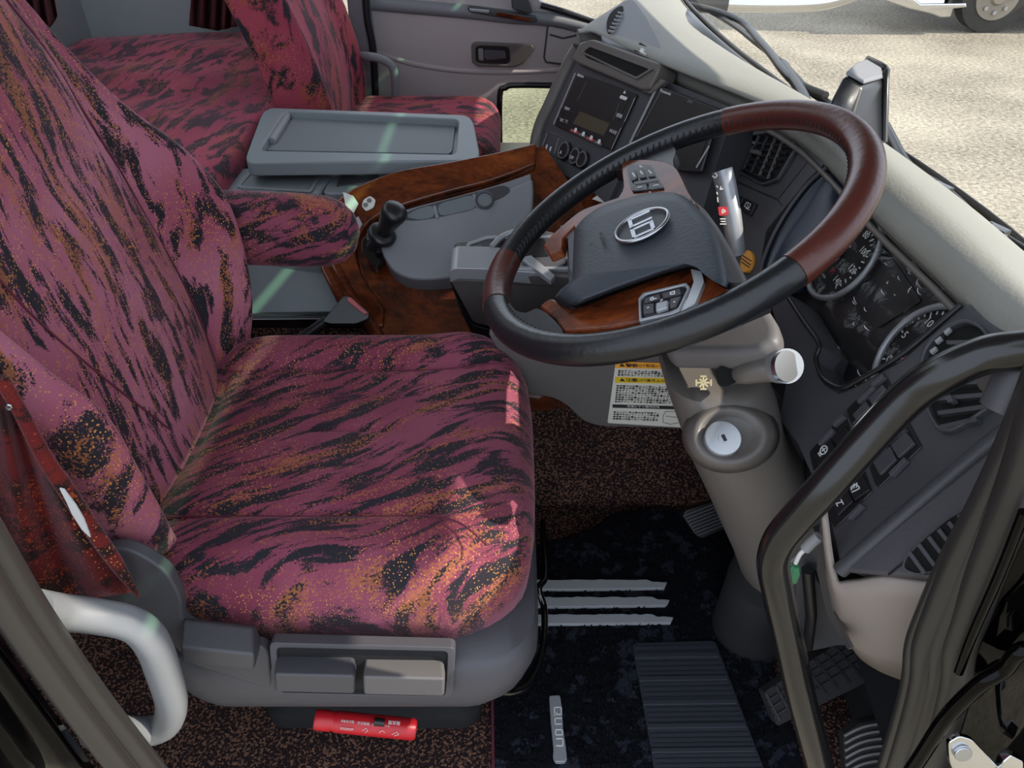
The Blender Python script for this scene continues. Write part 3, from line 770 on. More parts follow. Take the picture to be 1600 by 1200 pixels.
# ================================================================== GEAR SELECTOR BOX
gs = thing('gear_selector_box', 'dark grey gear selector console with silver band behind the steering wheel', 'console', (.02,1.2,.2))
PG = Pl(at(760,395,z=.58), at(860,395,z=.585), at(760,430,z=.565))
top = rnd([(704,412),(708,392),(728,378),(762,368),(800,358),(842,356),(900,370),(1000,372),(1075,390),(1075,440),(900,432),(720,424),(706,424)], 8)
prism('housing', PG, top, -.03, 0, 'grey_brown', gs, bevel=.006)
PGs = Pl(at(710,430,y=1.155), at(880,440,y=1.155), at(760,520,y=1.19))
prism('silver_band', PGs, rnd([(702,424),(712,419),(760,420),(885,430),(1040,452),(1040,476),(885,448),(760,438),(716,436),(703,442)], 4), -.05, .006, 'satin', gs, bevel=.003)
prism('lower_housing', PGs, rnd([(702,440),(716,436),(760,438),(885,448),(1040,474),(1040,560),(830,560),(765,512),(738,506),(722,476)], 8), -.10, 0, 'grey_brown', gs, bevel=.006)
prism('lower_skirt', PGs, [(703,442),(722,478),(740,508),(768,516),(840,560),(760,575),(745,540),(720,490)], -.10, -.004, 'black', gs, bevel=.004)
prism('gate_plate', PG, rnd([(728,408),(732,382),(760,372),(800,364),(870,366),(900,380),(880,416),(790,416),(733,412)], 5), 0, .006, 'trim_dark', gs, bevel=.002)
frameprism('gate_rim', PG, rnd([(724,411),(729,379),(760,368),(905,366),(905,420),(790,420)], 5), rnd([(729,408),(733,382),(762,372),(900,370),(900,416),(790,416)], 5), 0, .008, 'satin', gs, bevel=.001)
prism('selector_slot', PG, rnd([(774,392),(784,376),(850,372),(860,400),(770,402)], 6), .006, .0075, 'black', gs)
tube('selector_ring', [PG.h(x,y,.012) for x,y in ((768,386),(784,370),(806,362),(826,362),(840,372))], .005, 'satin', gs, n=4)
strokes('lettering', PG, [[(742,384),(742,396)],[(746,383),(746,395)],[(750,382),(750,396)]], .0012, 'grey', gs, off=.0065)
# silver brackets seen through the wheel
prism('silver_bracket', PG, [(812,402),(830,398),(868,430),(860,438)], 0, .012, 'satin', gs, bevel=.002)

# ================================================================== UNDER-DASH PANEL with warning label
PU = Pl(at(900,620,y=1.02), at(1080,640,y=.98), at(950,670,y=1.03))
ud = thing('knee_panel', 'grey plastic knee panel behind the steering column carrying the warning sticker', 'panel', at(990,668,y=1.0))
prism('panel', PU, rnd([(760,520),(1160,520),(1160,660),(1085,672),(935,667),(912,660),(882,632),(862,622),(820,615),(790,570)], 10), -.03, 0, 'grey_mid', ud, bevel=.005)
ws = thing('warning_sticker', 'white caution sticker with orange and yellow headings on the grey knee panel', 'sticker', PU.h(1010,668))
prism('sheet', PU, rnd([(962,566),(1100,570),(1100,670),(949,661)], 3), .0003, .001, 'offwhite', ws)
prism('orange_band', PU, [(962,565),(1090,569),(1090,578),(961,575)], .001, .0014, 'orange', ws)
prism('yellow_band', PU, [(961,589),(1095,593),(1097,600),(961,598)], .001, .0014, 'yellow', ws)
prism('dark_band', PU, [(957,632),(1097,636),(1097,641),(957,637)], .001, .0014, 'print', ws)
for (yy, t_) in ((571,'警告'),(594,'注意')):
    txt('heading', PU, '▲' + t_, 982, yy, .010, (20,.6), 'print', ws, off=.0016)
    txt('heading', PU, 'ESCOT操作上の注意' if yy > 580 else 'ESCOT取扱いの警告', 1020, yy+1, .0075, (20,.6), 'print', ws, off=.0016)
txt('heading', PU, '坂道シフト操作方法', 1005, 635.5, .006, (20,.6), 'white', ws, off=.0016)
ln = []
random.seed(5)
jt = ['必ずブレーキペダルを踏んで操作してください。','エンジン停止時は必ず駐車ブレーキを引いてください。','走行中はシフトレバーに手を置かないでください。','坂道では必要以上に停止しないこと。','積荷の状態に応じて変速位置を選択してください。']
for i, yy in enumerate((579.5,582.5,586,603,606.5,610,613.5,617,620.5,624,627.5,644,647.5,651,654.5)):
    x0 = 966 - (yy-575)*.11
    short = yy > 640
    txt('small_print', PU, '●' + jt[i % 5][: (14 if short else 23 - (i % 3)*2)], x0, yy, .0052, (20,.6), 'print', ws, off=.0013, align='LEFT')
strokes('selector_drawing', PU, [[(1036,650),(1040,643),(1058,643),(1066,650),(1064,660),(1048,663),(1036,660),(1036,650)],[(1040,650),(1064,653)],[(1056,643),(1064,636)],[(1062,634),(1067,636),(1065,640),(1060,638),(1062,634)]], .0009, 'print', ws, off=.0013)
# ================================================================== CENTRE DASH
hA, hB = at(1260,230,z=.8), at(905,75,z=.8)
hn = V((-(hB-hA).y, (hB-hA).x, 0)).normalized()
if hn.dot(CAM-hA) < 0: hn = -hn
PC = Pl(hA, hB, hA + V((0,0,-.2)) + hn*.09)
cd_ = thing('centre_dashboard', 'dark centre dashboard section angled to the driver with top shelf slot', 'dashboard', at(960,300,z=.5))
face = [(905,78),(1045,128),(1138,166),(1134,212),(1118,262),(1098,330),(1080,470),(1060,560),(960,400),(870,292),(842,262),(838,225),(846,195),(880,110)]
prism('fascia', PC, face, -.08, -.012, 'charcoal', cd_)
# left cheek, brown-grey rounded
ck = cr([(905,76),(893,95),(878,125),(860,165),(846,195),(839,225),(841,250),(850,262)], 4)
tube('side_cheek', [PC.h(x,y,-.014) for x,y in ck], .016, 'column', cd_, seg=12)
# radio surround facet
sur = rnd([(904,92),(905,84),(1004,130),(1036,142),(984,236),(948,320),(918,292),(868,268),(846,240),(850,205),(880,140)], 8)
prism('radio_surround', PC, sur, -.012, 0, 'charcoal', cd_, bevel=.004)
# top shelf bezel (brown grey) with slot
bz = rnd([(893,92),(905,66),(925,60),(1030,98),(1028,112),(1013,141),(1000,140),(900,98)], 6)
prism('top_bezel', PC, bz, -.03, .018, 'column', cd_, bevel=.006)
prism('bezel_slot', PC, rnd([(911,80),(921,73),(1014,108),(994,120),(916,90)], 3), .012, .0195, 'blackhole', cd_)
frameprism('slot_rim', PC, rnd([(907,82),(919,69),(1021,107),(994,124)], 3), rnd([(911,81),(921,73),(1014,108),(994,120)], 3), .016, .022, 'column', cd_, bevel=.001)
prism('trim_step', PC, [(1000,138),(1014,141),(1032,122),(1040,126),(1016,147),(1001,142)], 0, .012, 'column', cd_, bevel=.002)
# lower burl wood wall
prism('wood_wall', PC, [(838,252),(872,272),(918,294),(950,322),(1080,470),(1080,600),(900,560),(815,400),(826,340)], -.05, -.008, 'wood_dark', cd_)
# ---- radio
rd = thing('car_radio', 'double-height radio unit with olive display and small lit buttons in the centre dash', 'radio', PC.h(930,200))
prism('front_plate', PC, rnd([(902,113),(995,147),(955,235),(866,196)], 3), 0, .006, 'semi', rd, bevel=.002)
strokes('silver_edge', PC, [[(899,114),(865,194)]], .005, 'satin', rd, off=.006)
strokes('silver_edge', PC, [[(992,153),(976,190)]], .002, 'satin', rd, off=.006)
strokes('silver_edge', PC, [[(970,200),(955,234)]], .002, 'satin', rd, off=.006)
prism('display', PC, [(906,174),(953,193),(943,212),(895,193)], .006, .0068, 'lcd', rd)
prism('display_cover', PC, [(915,124),(985,150),(965,190),(900,166)], .006, .0066, 'semi', rd)
strokes('panel_line', PC, [[(916,128),(902,158)],[(958,188),(968,160)]], .0012, 'grey_mid', rd, off=.007)
for i in range(4):
    x, y = 898+i*12.3, 204+i*6
    prism('preset_button', PC, rnd([(x-6,y-3),(x+5,y+1),(x+3,y+6),(x-8,y+1)],1), .006, .0095, 'redbtn' if i % 2 == 0 else 'grey_mid', rd, bevel=.0008)
    disc('button_lamp', PC, x+1, y-1, .0045, .0095, .0105, 'white', rd, n=12)
for (x, y, s) in ((886,170,'TEXT'),(878,188,'SRC'),(885,190,'T2'),(958,206,'MODE')):
    txt('button_text', PC, s, x, y, .008, (12,5), 'white', rd, off=.007)
for q in ([(877,167),(894,174),(890,182),(874,175)], [(871,182),(888,189),(884,197),(868,190)], [(955,200),(966,204),(962,214),(951,210)]):
    prism('button', PC, rnd(q,1.5), .006, .0072, 'black', rd, bevel=.0008)
prism('eject_button', PC, rnd([(970,148),(980,152),(977,157),(967,153)],1.5), .006, .008, 'white', rd, bevel=.001)
txt('eject_text', PC, '▲', 976, 144, .008, (12,5), 'white', rd, off=.007)
prism('disc_button', PC, rnd([(964,176),(972,179),(970,185),(962,182)],1), .006, .008, 'satin', rd, bevel=.0008)
txt('brand_text', PC, 'clarion', 907, 118, .009, (12,4.5), 'white', rd, off=.007)
# ---- knobs row
kn = thing('dash_socket_panel', 'small socket and knob strip below the radio', 'control panel', PC.h(880,240))
prism('strip', PC, rnd([(858,205),(960,246),(948,270),(900,262),(850,236)], 3), 0, .002, 'charcoal', kn, bevel=.001)
strokes('divider', PC, [[(855,208),(847,230)],[(873,216),(866,240)]], .0022, 'satin', kn, off=.003)
for x, y in ((855,226),(861,229)):
    strokes('indicator', PC, [[(x,y),(x-2,y+7)]], .005, 'white', kn, off=.003)
for x, y, r in ((880,235,.020),(897,244,.018),(908,249,.018)):
    disc('knob', PC, x, y, r, .002, .010, 'black', kn, bevel=.002); ring('knob_ring', PC, x, y, r*.8, .0014, .0105, 'grey_mid', kn)
txt('knob_text', PC, 'A', 876, 238, .010, (12,5), 'white', kn, off=.011); txt('knob_text', PC, '12V', 893, 246, .009, (12,5), 'white', kn, off=.011)
# ---- card holder & yellow sticker on wood wall
ch = tag(prism('card_slot', PC, rnd([(846,283),(852,285),(858,292),(842,322),(828,328)],2), -.008, .012, 'gloss', None, bevel=.002), 'glossy black card slot on the burl wood wall', 'card slot')
ys = thing('yellow_sticker', 'small yellow and white sticker on the wood wall behind the wheel rim', 'sticker', PC.h(940,310))
prism('sheet', PC, [(925,311),(939,301),(956,307),(946,318)], -.0075, -.006, 'offwhite', ys)
prism('yellow_band', PC, [(934,305),(939,301),(956,307),(953,312)], -.006, -.0055, 'yellow', ys)
# ---- navigation screen
nv = thing('navigation_screen', 'flat dark navigation display with silver side rails beside the radio', 'screen', PC.h(1060,200))
prism('frame', PC, rnd([(1028,132),(1125,170),(1095,270),(1060,268),(985,225)], 4), 0, .008, 'black', nv, bevel=.003)
prism('display', PC, [(1034,142),(1118,175),(1090,262),(992,216)], .008, .009, 'screen', nv)
strokes('side_rail', PC, [[(1027,135),(984,224)]], .006, 'satin', nv, off=.009)
strokes('side_rail', PC, [[(1032,144),(994,214)]], .002, 'grey_mid', nv, off=.0095)
strokes('side_rail', PC, [[(1108,228),(1088,262)]], .004, 'satin', nv, off=.0095)
txt('brand_text', PC, 'Panasonic', 1040, 144, .008, (12,4.5), 'white', nv, off=.0095); txt('brand_text', PC, 'DVD', 1078, 159, .006, (12,4.5), 'grey', nv, off=.0095)
# ================================================================== DRIVER DASH FASCIA
PF = Pl((.42,0,.746),(.42,1,.746),(.476,0,.846))
df = thing('driver_dashboard', 'dark driver dashboard fascia with recessed instrument bay below the pale dash top', 'dashboard', (.36,.75,.5))
# lower driver fascia polygon around cluster
loF = rnd([(1235,215),(1290,255),(1300,270)],1)
# base mass behind everything
prism('core', PF, [(1140,205),(1250,222),(1370,340),(1470,430),(1540,500),(1640,560),(1640,640),(1590,665),(1320,885),(1290,870),(1190,640),(1150,520),(1120,400)], -.22, -.075, 'black_matte', df)
# region A: left part with vent and small switches
prism('left_fascia', PF, rnd([(1080,215),(1120,178),(1240,208),(1268,228),(1288,256),(1262,280),(1196,360),(1186,430),(1160,460),(1080,440)], 4), -.03, 0, 'charcoal', df, bevel=.003)
strokes('panel_joint', PF, [[(1130,275),(1165,290),(1215,312)],[(1215,312),(1262,252)],[(1215,312),(1222,322)]], .0022, 'black', df)
# curved blue inner wall of the bay
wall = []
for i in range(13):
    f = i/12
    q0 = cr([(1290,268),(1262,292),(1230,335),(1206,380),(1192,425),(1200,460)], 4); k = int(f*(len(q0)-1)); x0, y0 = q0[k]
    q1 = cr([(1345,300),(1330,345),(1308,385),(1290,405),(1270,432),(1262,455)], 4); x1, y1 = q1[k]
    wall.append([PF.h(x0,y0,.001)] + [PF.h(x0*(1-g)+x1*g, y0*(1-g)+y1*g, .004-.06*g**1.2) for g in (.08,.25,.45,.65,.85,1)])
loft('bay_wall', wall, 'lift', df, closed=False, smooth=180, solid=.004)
# dark trim bar left of bay
tube('bay_rim', [PF.h(x,y,.003) for x,y in cr([(1292,262),(1262,288),(1230,330),(1205,375),(1190,420),(1195,455)],4)], .003, 'charcoal', df, seg=8)
# bottom fascia of bay: strip from (1200,470) to (1330,600)
low = [(1198,465),(1225,455),(1240,470),(1262,510),(1281,540),(1272,565),(1290,600),(1312,612),(1340,600),(1410,560),(1500,478),(1520,470),(1545,500),(1640,560),(1640,640),(1590,662),(1312,888),(1292,800),(1245,695),(1215,655),(1232,570),(1215,520)]
prism('main_fascia', PF, low, -.05, 0, 'charcoal', df, bevel=.004)
tube('bay_rim', [PF.h(x,y,.002) for x,y in cr([(1230,462),(1258,505),(1280,538),(1275,560),(1285,590),(1312,606),(1338,596),(1410,553),(1502,476)],5)], .003, 'black', df, seg=8)
# right edge crease bar (satin highlight)
tube('crease_bar', [PF.h(x,y,-.006) for x,y in ((1312,892),(1380,833),(1460,765),(1530,707),(1592,658),(1640,620))], .008, 'charcoal', df, seg=14, n=3)
# side panel with demister vent
c1_, c2_ = PF.h(1592,658), PF.h(1312,888)
PS = Pl(c1_, c2_, at(1480,905,y=.44))
prism('side_panel', PS, [(1312,892),(1596,662),(1640,700),(1560,860),(1482,916),(1440,902),(1380,898)], -.04, -.002, 'trim_dark', df, bevel=.004)
strokes('panel_joint', PS, [[(1388,898),(1460,840),(1530,790),(1580,750)]], .002, 'black', df, off=-.001)
vt = rnd([(1411,887),(1415,872),(1440,845),(1480,812),(1508,796),(1523,800),(1526,815),(1515,840),(1490,875),(1470,890),(1430,896)], 8)
prism('speaker_vent', PS, vt, -.002, .0005, 'blackhole', df)
frameprism('vent_rim', PS, scalepix(vt,1.05), vt, -.002, .003, 'trim_dark', df, bevel=.001)
for i in range(7):
    x, y = 1420+i*15.5, 862-i*11.5
    a = (x-3, y+2); b = (x+22, y+36 - i*1.0)
    if i == 6: b = (x+14, y+24)
    g = prismgeo(PS, [a,(a[0]+5,a[1]-4),(b[0]+5,b[1]-3),b], 0, .004)
    mk('vent_slat', g[0], g[1], 'trim_dark', df, smooth=0)
# ---- light grey lower side cover
lg = thing('lower_side_cover', 'light grey moulded cover at the dashboard corner next to the door seal', 'cover', at(1380,1060,y=.48))
rowsg = [
 [at(1283,800,y=.53), at(1300,905,y=.51), at(1330,912,y=.500), at(1380,905,y=.485), at(1440,912,y=.468), at(1500,915,y=.45)],
 [at(1286,850,y=.54), at(1302,925,y=.515), at(1332,935,y=.500), at(1380,935,y=.485), at(1440,940,y=.468), at(1500,942,y=.45)],
 [at(1292,905,y=.545), at(1312,965,y=.52), at(1340,975,y=.500), at(1385,980,y=.487), at(1440,985,y=.47), at(1500,990,y=.45)],
 [at(1305,960,y=.545), at(1325,1000,y=.525), at(1352,1018,y=.505), at(1390,1025,y=.49), at(1440,1032,y=.472), at(1490,1035,y=.45)],
 [at(1330,1012,y=.54), at(1345,1030,y=.525), at(1370,1047,y=.508), at(1395,1058,y=.495), at(1425,1068,y=.48), at(1480,1080,y=.45)],
]
loft('cover_shell', [cr(r, 4) for r in rowsg], 'grey_warm', lg, closed=False, smooth=180, solid=.006)
prism('inner_lip', Pl(at(1290,850,y=.55), at(1300,950,y=.55), at(1250,850,y=.75)), [(1283,795),(1290,900),(1302,955),(1330,1012),(1325,1015),(1292,960),(1276,890)], -.003, 0, 'grey_mid', lg)
# ---- small switches left
for i, (x, y) in enumerate(((1152,312),(1170,322))):
    pass
sw = thing('small_switch_group', 'pair of small dark push switches with white symbols below the centre air vent', 'switch', PF.h(1160,320))
for (x, y) in ((1150,312),(1169,321)):
    prism('switch', PF, rnd([(x-4,y-12),(x+12,y-3),(x+2,y+16),(x-13,y+7)],2), 0, .005, 'black', sw, bevel=.001)
ss = []
for a in range(0,180,45):
    ss.append([(1151-4*math.cos(math.radians(a)),311-5*math.sin(math.radians(a))),(1151+4*math.cos(math.radians(a)),311+5*math.sin(math.radians(a)))])
strokes('symbol', PF, ss, .0009, 'white', sw, off=.0055)
strokes('symbol', PF, [[(1167,316),(1173,319),(1169,326),(1163,322),(1167,316)],[(1165,325),(1171,328)],[(1168,319),(1169,324)]], .0011, 'white', sw, off=.0055)
# ---- air vents
def air_vent(label, pl, out, inn, nslat, nvane, d0, d1, ref, hor):
    t = thing('air_vent', label, 'air vent', pl.h(*ref))
    frameprism('frame', pl, out, inn, 0, .008, 'charcoal', t, bevel=.002)
    prism('duct', pl, inn, 0, .001, 'blackhole', t)
    return t
vo = rnd([(1158,215),(1205,207),(1232,214),(1242,228),(1212,278),(1190,286),(1136,256),(1137,240)], 5)
v1 = thing('air_vent', 'square louvred air vent behind the top of the steering wheel', 'air vent', PF.h(1190,250))
frameprism('frame', PF, scalepix(vo,1.07), vo, 0, .007, 'charcoal', v1, bevel=.002)
prism('duct', PF, vo, 0, .001, 'blackhole', v1)
for i in range(6):
    f = (i+.5)/6
    a = (1158*(1-f)+1136*f, 215*(1-f)+254*f); b = (1240*(1-f)+1196*f, 222*(1-f)+284*f)
    g = prismgeo(PF, [a, b, (b[0]-2,b[1]+4), (a[0]-2,a[1]+4)], .002, .006); mk('slat', g[0], g[1], 'black', v1, smooth=0)
for i in range(5):
    f = (i+.8)/5.5
    a = (1160*(1-f)+1234*f, 212); b = (1136*(1-f)+1206*f, 256*(1-f)+282*f)
    g = prismgeo(PF, [a,(a[0]+2,a[1]),(b[0]+2,b[1]),b], .003, .0065); mk('vane', g[0], g[1], 'grey_mid' if i > 2 else 'charcoal', v1, smooth=0)
prism('tab', PF, rnd([(1172,232),(1186,235),(1184,241),(1171,238)],1), .006, .012, 'grey_mid', v1, bevel=.001)
v2 = thing('air_vent', 'tall black louvred air vent between instruments and door pillar, crossed by the black bar', 'air vent', PF.h(1500,600))
vo2 = rnd([(1440,560),(1452,535),(1480,512),(1506,502),(1530,512),(1560,560),(1572,590),(1560,620),(1510,655),(1485,668),(1466,667),(1450,640)], 12)
frameprism('frame', PF, scalepix(vo2,1.08), vo2, -.002, .008, 'charcoal', v2, bevel=.003)
prism('duct', PF, vo2, 0, .001, 'blackhole', v2)
for i in range(7):
    y = 524 + i*23; xL = 1452 + abs(i-3)*4 - (6 if i > 2 else 0); 
    a = (1448 + (i-1)*4 if i > 1 else 1478 - i*18, 520 + i*22 + 12); b = (1512 + i*12 if i < 4 else 1560 - (i-4)*18, 505 + i*20 + 26)
    g = prismgeo(PF, [a, b, (b[0]+3,b[1]+7), (a[0]+2,a[1]+6)], .001, .008); mk('slat', g[0], g[1], 'charcoal', v2, smooth=0)
for (x, y) in ((1460,532),(1474,518),(1452,548)):
    prism('clip', PF, [(x,y),(x+9,y-7),(x+11,y-2),(x+3,y+5)], .006, .009, 'satin', v2)
prism('tab', PF, rnd([(1476,620),(1484,616),(1490,626),(1481,629)],1), .006, .013, 'trim_dark', v2, bevel=.001)
# ---- rocker switch rows
def swbank(label, ref, pan, blanks, syms, clips):
    t = thing('switch_bank', label, 'switch panel', PF.h(*ref))
    prism('surround', PF, rnd(pan, 3), 0, .002, 'black', t, bevel=.001)
    for q, l_ in blanks: 
        o = prism('rocker', PF, rnd(q, 2), .002, .006, l_, t, bevel=.001)
    for q in clips: prism('edge_clip', PF, rnd(q, 1), .002, .008, 'trim_dark', t, bevel=.001)
    if syms: strokes('symbol', PF, syms, .0011, 'white', t, off=.0065)
    return t
def arc(cx, cy, rx, ry, a0, a1, n=10, rot=0):
    o = []
    for i in range(n+1):
        a = math.radians(a0+(a1-a0)*i/n); x, y = rx*math.cos(a), ry*math.sin(a); r = math.radians(rot)
        o.append((cx+x*math.cos(r)-y*math.sin(r), cy+x*math.sin(r)+y*math.cos(r)))
    return o
swbank('upper switch bank nearest the steering column with a white light symbol', (1300,710), [(1264,706),(1316,648),(1322,655),(1330,672),(1276,738),(1270,735)],
       [([(1272,712),(1296,686),(1306,704),(1280,732)],'black'),([(1300,682),(1318,664),(1326,676),(1308,700)],'black')],
       [arc(1287,703,5,7,0,360,14,30),[(1284,705),(1290,700)],[(1285,700),(1289,706)],[(1278,708),(1282,713)],[(1280,706),(1284,711)]],
       [[(1277,690),(1299,668),(1301,673),(1279,696)],[(1299,660),(1316,646),(1318,651),(1301,666)]])
swbank('upper blank switch bank under the instrument bay', (1350,620), [(1322,640),(1380,582),(1392,602),(1384,612),(1330,664)],
       [([(1331,648),(1352,626),(1358,637),(1337,656)],'charcoal'),([(1356,622),(1378,600),(1384,608),(1362,632)],'charcoal')], [],
       [[(1338,624),(1364,601),(1366,606),(1340,630)],[(1359,600),(1378,584),(1381,589),(1362,605)]])
swbank('lower blank switch bank beside the black grab bar', (1400,700), [(1353,716),(1416,652),(1440,698),(1372,762),(1366,755)],
       [([(1363,722),(1390,697),(1400,718),(1374,742)],'charcoal'),([(1391,696),(1414,674),(1428,692),(1403,716)],'charcoal')], [],
       [[(1361,712),(1382,697),(1384,701),(1363,717)],[(1386,687),(1412,668),(1413,672),(1388,692)],[(1388,738),(1412,714),(1415,719),(1391,744)]])
swbank('lower switch bank with fog lamp and differential symbols', (1330,780), [(1289,790),(1350,735),(1362,768),(1304,826),(1298,815)],
       [([(1298,786),(1322,764),(1332,783),(1308,806)],'black'),([(1322,762),(1346,741),(1358,765),(1334,782)],'black')],
       [[(1306,787),(1316,784)],[(1304,783),(1309,791)],[(1314,780),(1318,788)],[(1311,785),(1311,786)],
        arc(1337,764,6,7,200,380,10,-30)+[(1331,769)],[(1329,762),(1337,757)],[(1331,758),(1330,766)],[(1335,755),(1334,763)],[(1339,754),(1338,762)]],
       [[(1322,806),(1344,786),(1346,790),(1325,811)]])
# ================================================================== INSTRUMENT CLUSTER
PI = PF.off(-.055)
ic = thing('instrument_cluster', 'black instrument cluster with two ringed dials under crumpled clear film', 'instrument cluster', PI.h(1380,520))
prism('backing', PI, [(1225,440),(1300,330),(1360,320),(1410,380),(1500,470),(1560,540),(1440,640),(1330,620),(1280,560)], -.01, 0, 'black', ic)
def dial(name, cx, cy, R, marks, num, pos):
    c = PI.h(cx, cy)
    o = disc(name, PI, cx, cy, R, 0, .004, 'black_matte', ic)
    tube('dial_ring', circpix(PI, cx, cy, R, 60, .008), .0042, 'satin', o, closed=True, seg=10)
    E1 = (V((0,-1,0))).normalized(); E2 = (V((.56,0,1))).normalized()   # driver's right, driver's up
    tk = []
    for a, long in marks:
        d = E1*math.sin(math.radians(a)) + E2*math.cos(math.radians(a)); s_ = d.cross(PI.n)
        l = .007 if long else .004
        tk.append(boxgeo(c + PI.n*.0046 + d*(R*.88-l/2), d*l/2, s_*.0009, PI.n*.0002))
    multi('tick', tk, 'white', o, smooth=0)
    for a, s in num:
        d = E1*math.sin(math.radians(a)) + E2*math.cos(math.radians(a)); p = c + d*R*.68 + PI.n*.0048
        cu = bpy.data.curves.new('n', 'FONT'); cu.body = s; cu.size = .0135; cu.align_x = 'CENTER'; cu.align_y = 'CENTER'; cu.extrude = .0002; cu.resolution_u = 2
        q = bpy.data.objects.new('n', cu); COL.objects.link(q); me = bpy.data.meshes.new_from_object(q.evaluated_get(bpy.context.evaluated_depsgraph_get())); bpy.data.objects.remove(q)
        mt_ = Matrix((E1, E2, PI.n)).transposed().to_4x4(); mt_.translation = p - wl(o)
        me.transform(mt_); me.materials.clear(); me.materials.append(M['white']); r = bpy.data.objects.new('numeral', me); COL.objects.link(r); r.parent = o
    # needle
    d = E1*math.sin(math.radians(pos)) + E2*math.cos(math.radians(pos)); s_ = d.cross(PI.n)
    multi('needle', [boxgeo(c + PI.n*.007 + d*R*.25, d*R*.38, s_*.0007, PI.n*.0004)], 'redbtn', o, smooth=0)
    tube('needle_cap', [c + PI.n*.004, c + PI.n*.010], .007, 'black', o, seg=14)
    return o, c, E1, E2
CX1, CY1, CX2, CY2 = 1318, 400, 1442, 562
o1, c1c, E1, E2 = dial('speedometer', CX1, CY1, .0630, [(a, i % 2 == 0) for i, a in enumerate([-125 + 250*k/28 for k in range(29)])],
     [(-125+250*k/7, s) for k, s in enumerate(['0','20','40','60','80','100','120','140'])], -120)
o2, c2c, E1, E2 = dial('tachometer', CX2, CY2, .0650, [(a, i % 5 == 0) for i, a in enumerate([-130 + 210*k/25 for k in range(26)])],
     [(-130, '0'), (-88, '5'), (-46, '10'), (-4, '15'), (38, '20'), (80, '25')], -133)
def itxt(s, c, a, b, size, mat, par):
    cu = bpy.data.curves.new('n', 'FONT'); cu.body = s; cu.size = size; cu.align_x = 'CENTER'; cu.align_y = 'CENTER'; cu.extrude = .0002; cu.resolution_u = 2
    q = bpy.data.objects.new('n', cu); COL.objects.link(q); me = bpy.data.meshes.new_from_object(q.evaluated_get(bpy.context.evaluated_depsgraph_get())); bpy.data.objects.remove(q)
    mt_ = Matrix((E1, E2, PI.n)).transposed().to_4x4(); mt_.translation = c + E1*a + E2*b + PI.n*.0048 - wl(par)
    me.transform(mt_); me.materials.clear(); me.materials.append(M[mat]); r = bpy.data.objects.new('lettering', me); COL.objects.link(r); r.parent = par
itxt('km/h', c1c, 0, .016, .0055, 'white', o1); itxt('(P)', c1c, .012, -.022, .010, 'redbtn', o1)
itxt('125 12 71', c1c, 0, -.036, .005, 'white', o1); itxt('ABS', c2c, -.022, -.016, .006, 'lift', o2); itxt('x100r/min', c2c, 0, .016, .0055, 'white', o2)
# top gauge arc between dials
tube('fuel_ring', [PI.h(x,y,.006) for x,y in cr([(1425,388),(1428,410),(1440,430),(1455,448),(1466,465)],4)], .0018, 'satin', ic, seg=6)
# smoky centre display blob reflection panel
prism('centre_display', PI, rnd([(1322,440),(1392,400),(1440,470),(1372,512)], 6), 0, .002, 'semi', ic)
# crumpled clear film
film, gl = glass('crumpled_clear_film', fac=.055, rough=.08)
vv = film.coord(); bb = film.new('ShaderNodeBump'); bb.inputs['Strength'].default_value = 1; bb.inputs['Distance'].default_value = .006
film.link(film.noise(vv, 16, 3, .6, 1.5), bb.inputs['Height']); film.link(bb.outputs[0], gl.inputs['Normal']); M['film'] = film.m
fr_ = []
random.seed(11)
P4 = [(1238,438),(1352,318),(1545,505),(1325,625)]
for i in range(25):
    f = i/24; r = []
    for j in range(25):
        g = j/24
        x = (P4[0][0]*(1-g)+P4[1][0]*g)*(1-f) + (P4[3][0]*(1-g)+P4[2][0]*g)*f
        y = (P4[0][1]*(1-g)+P4[1][1]*g)*(1-f) + (P4[3][1]*(1-g)+P4[2][1]*g)*f
        r.append(PI.h(x, y, .020 + .004*math.sin(f*17+g*9) + .003*math.sin(g*23-f*7) + random.uniform(-.0015,.0015)))
    fr_.append(r)
loft('clear_film', fr_, 'film', ic, closed=False, smooth=30)
random.seed(21); fc = []
for cx, cy, n_c, sx, sy in ((1400,440,9,34,30),(1335,480,5,16,36),(1345,585,6,20,16),(1440,430,6,26,26)):
    for i in range(n_c):
        x = cx + random.uniform(-sx, sx); y = cy + random.uniform(-sy, sy); L_ = random.uniform(3, 15); a = math.radians(random.choice((55, 60, 115, 50)) + random.uniform(-15, 15))
        P_ = [PI.h(x + math.cos(a)*L_*t - math.sin(a)*2.5*math.sin(t*3), y + math.sin(a)*L_*t, .031) for t in (0,.33,.66,1)]
        fc.append(tubegeo(P_, [.0002,.0006,.0006,.0001], 5))
multi('crease_glint', fc, 'strip', ic)['kind'] = 'stuff'  # bright slivers stand in for highlights along the film creases
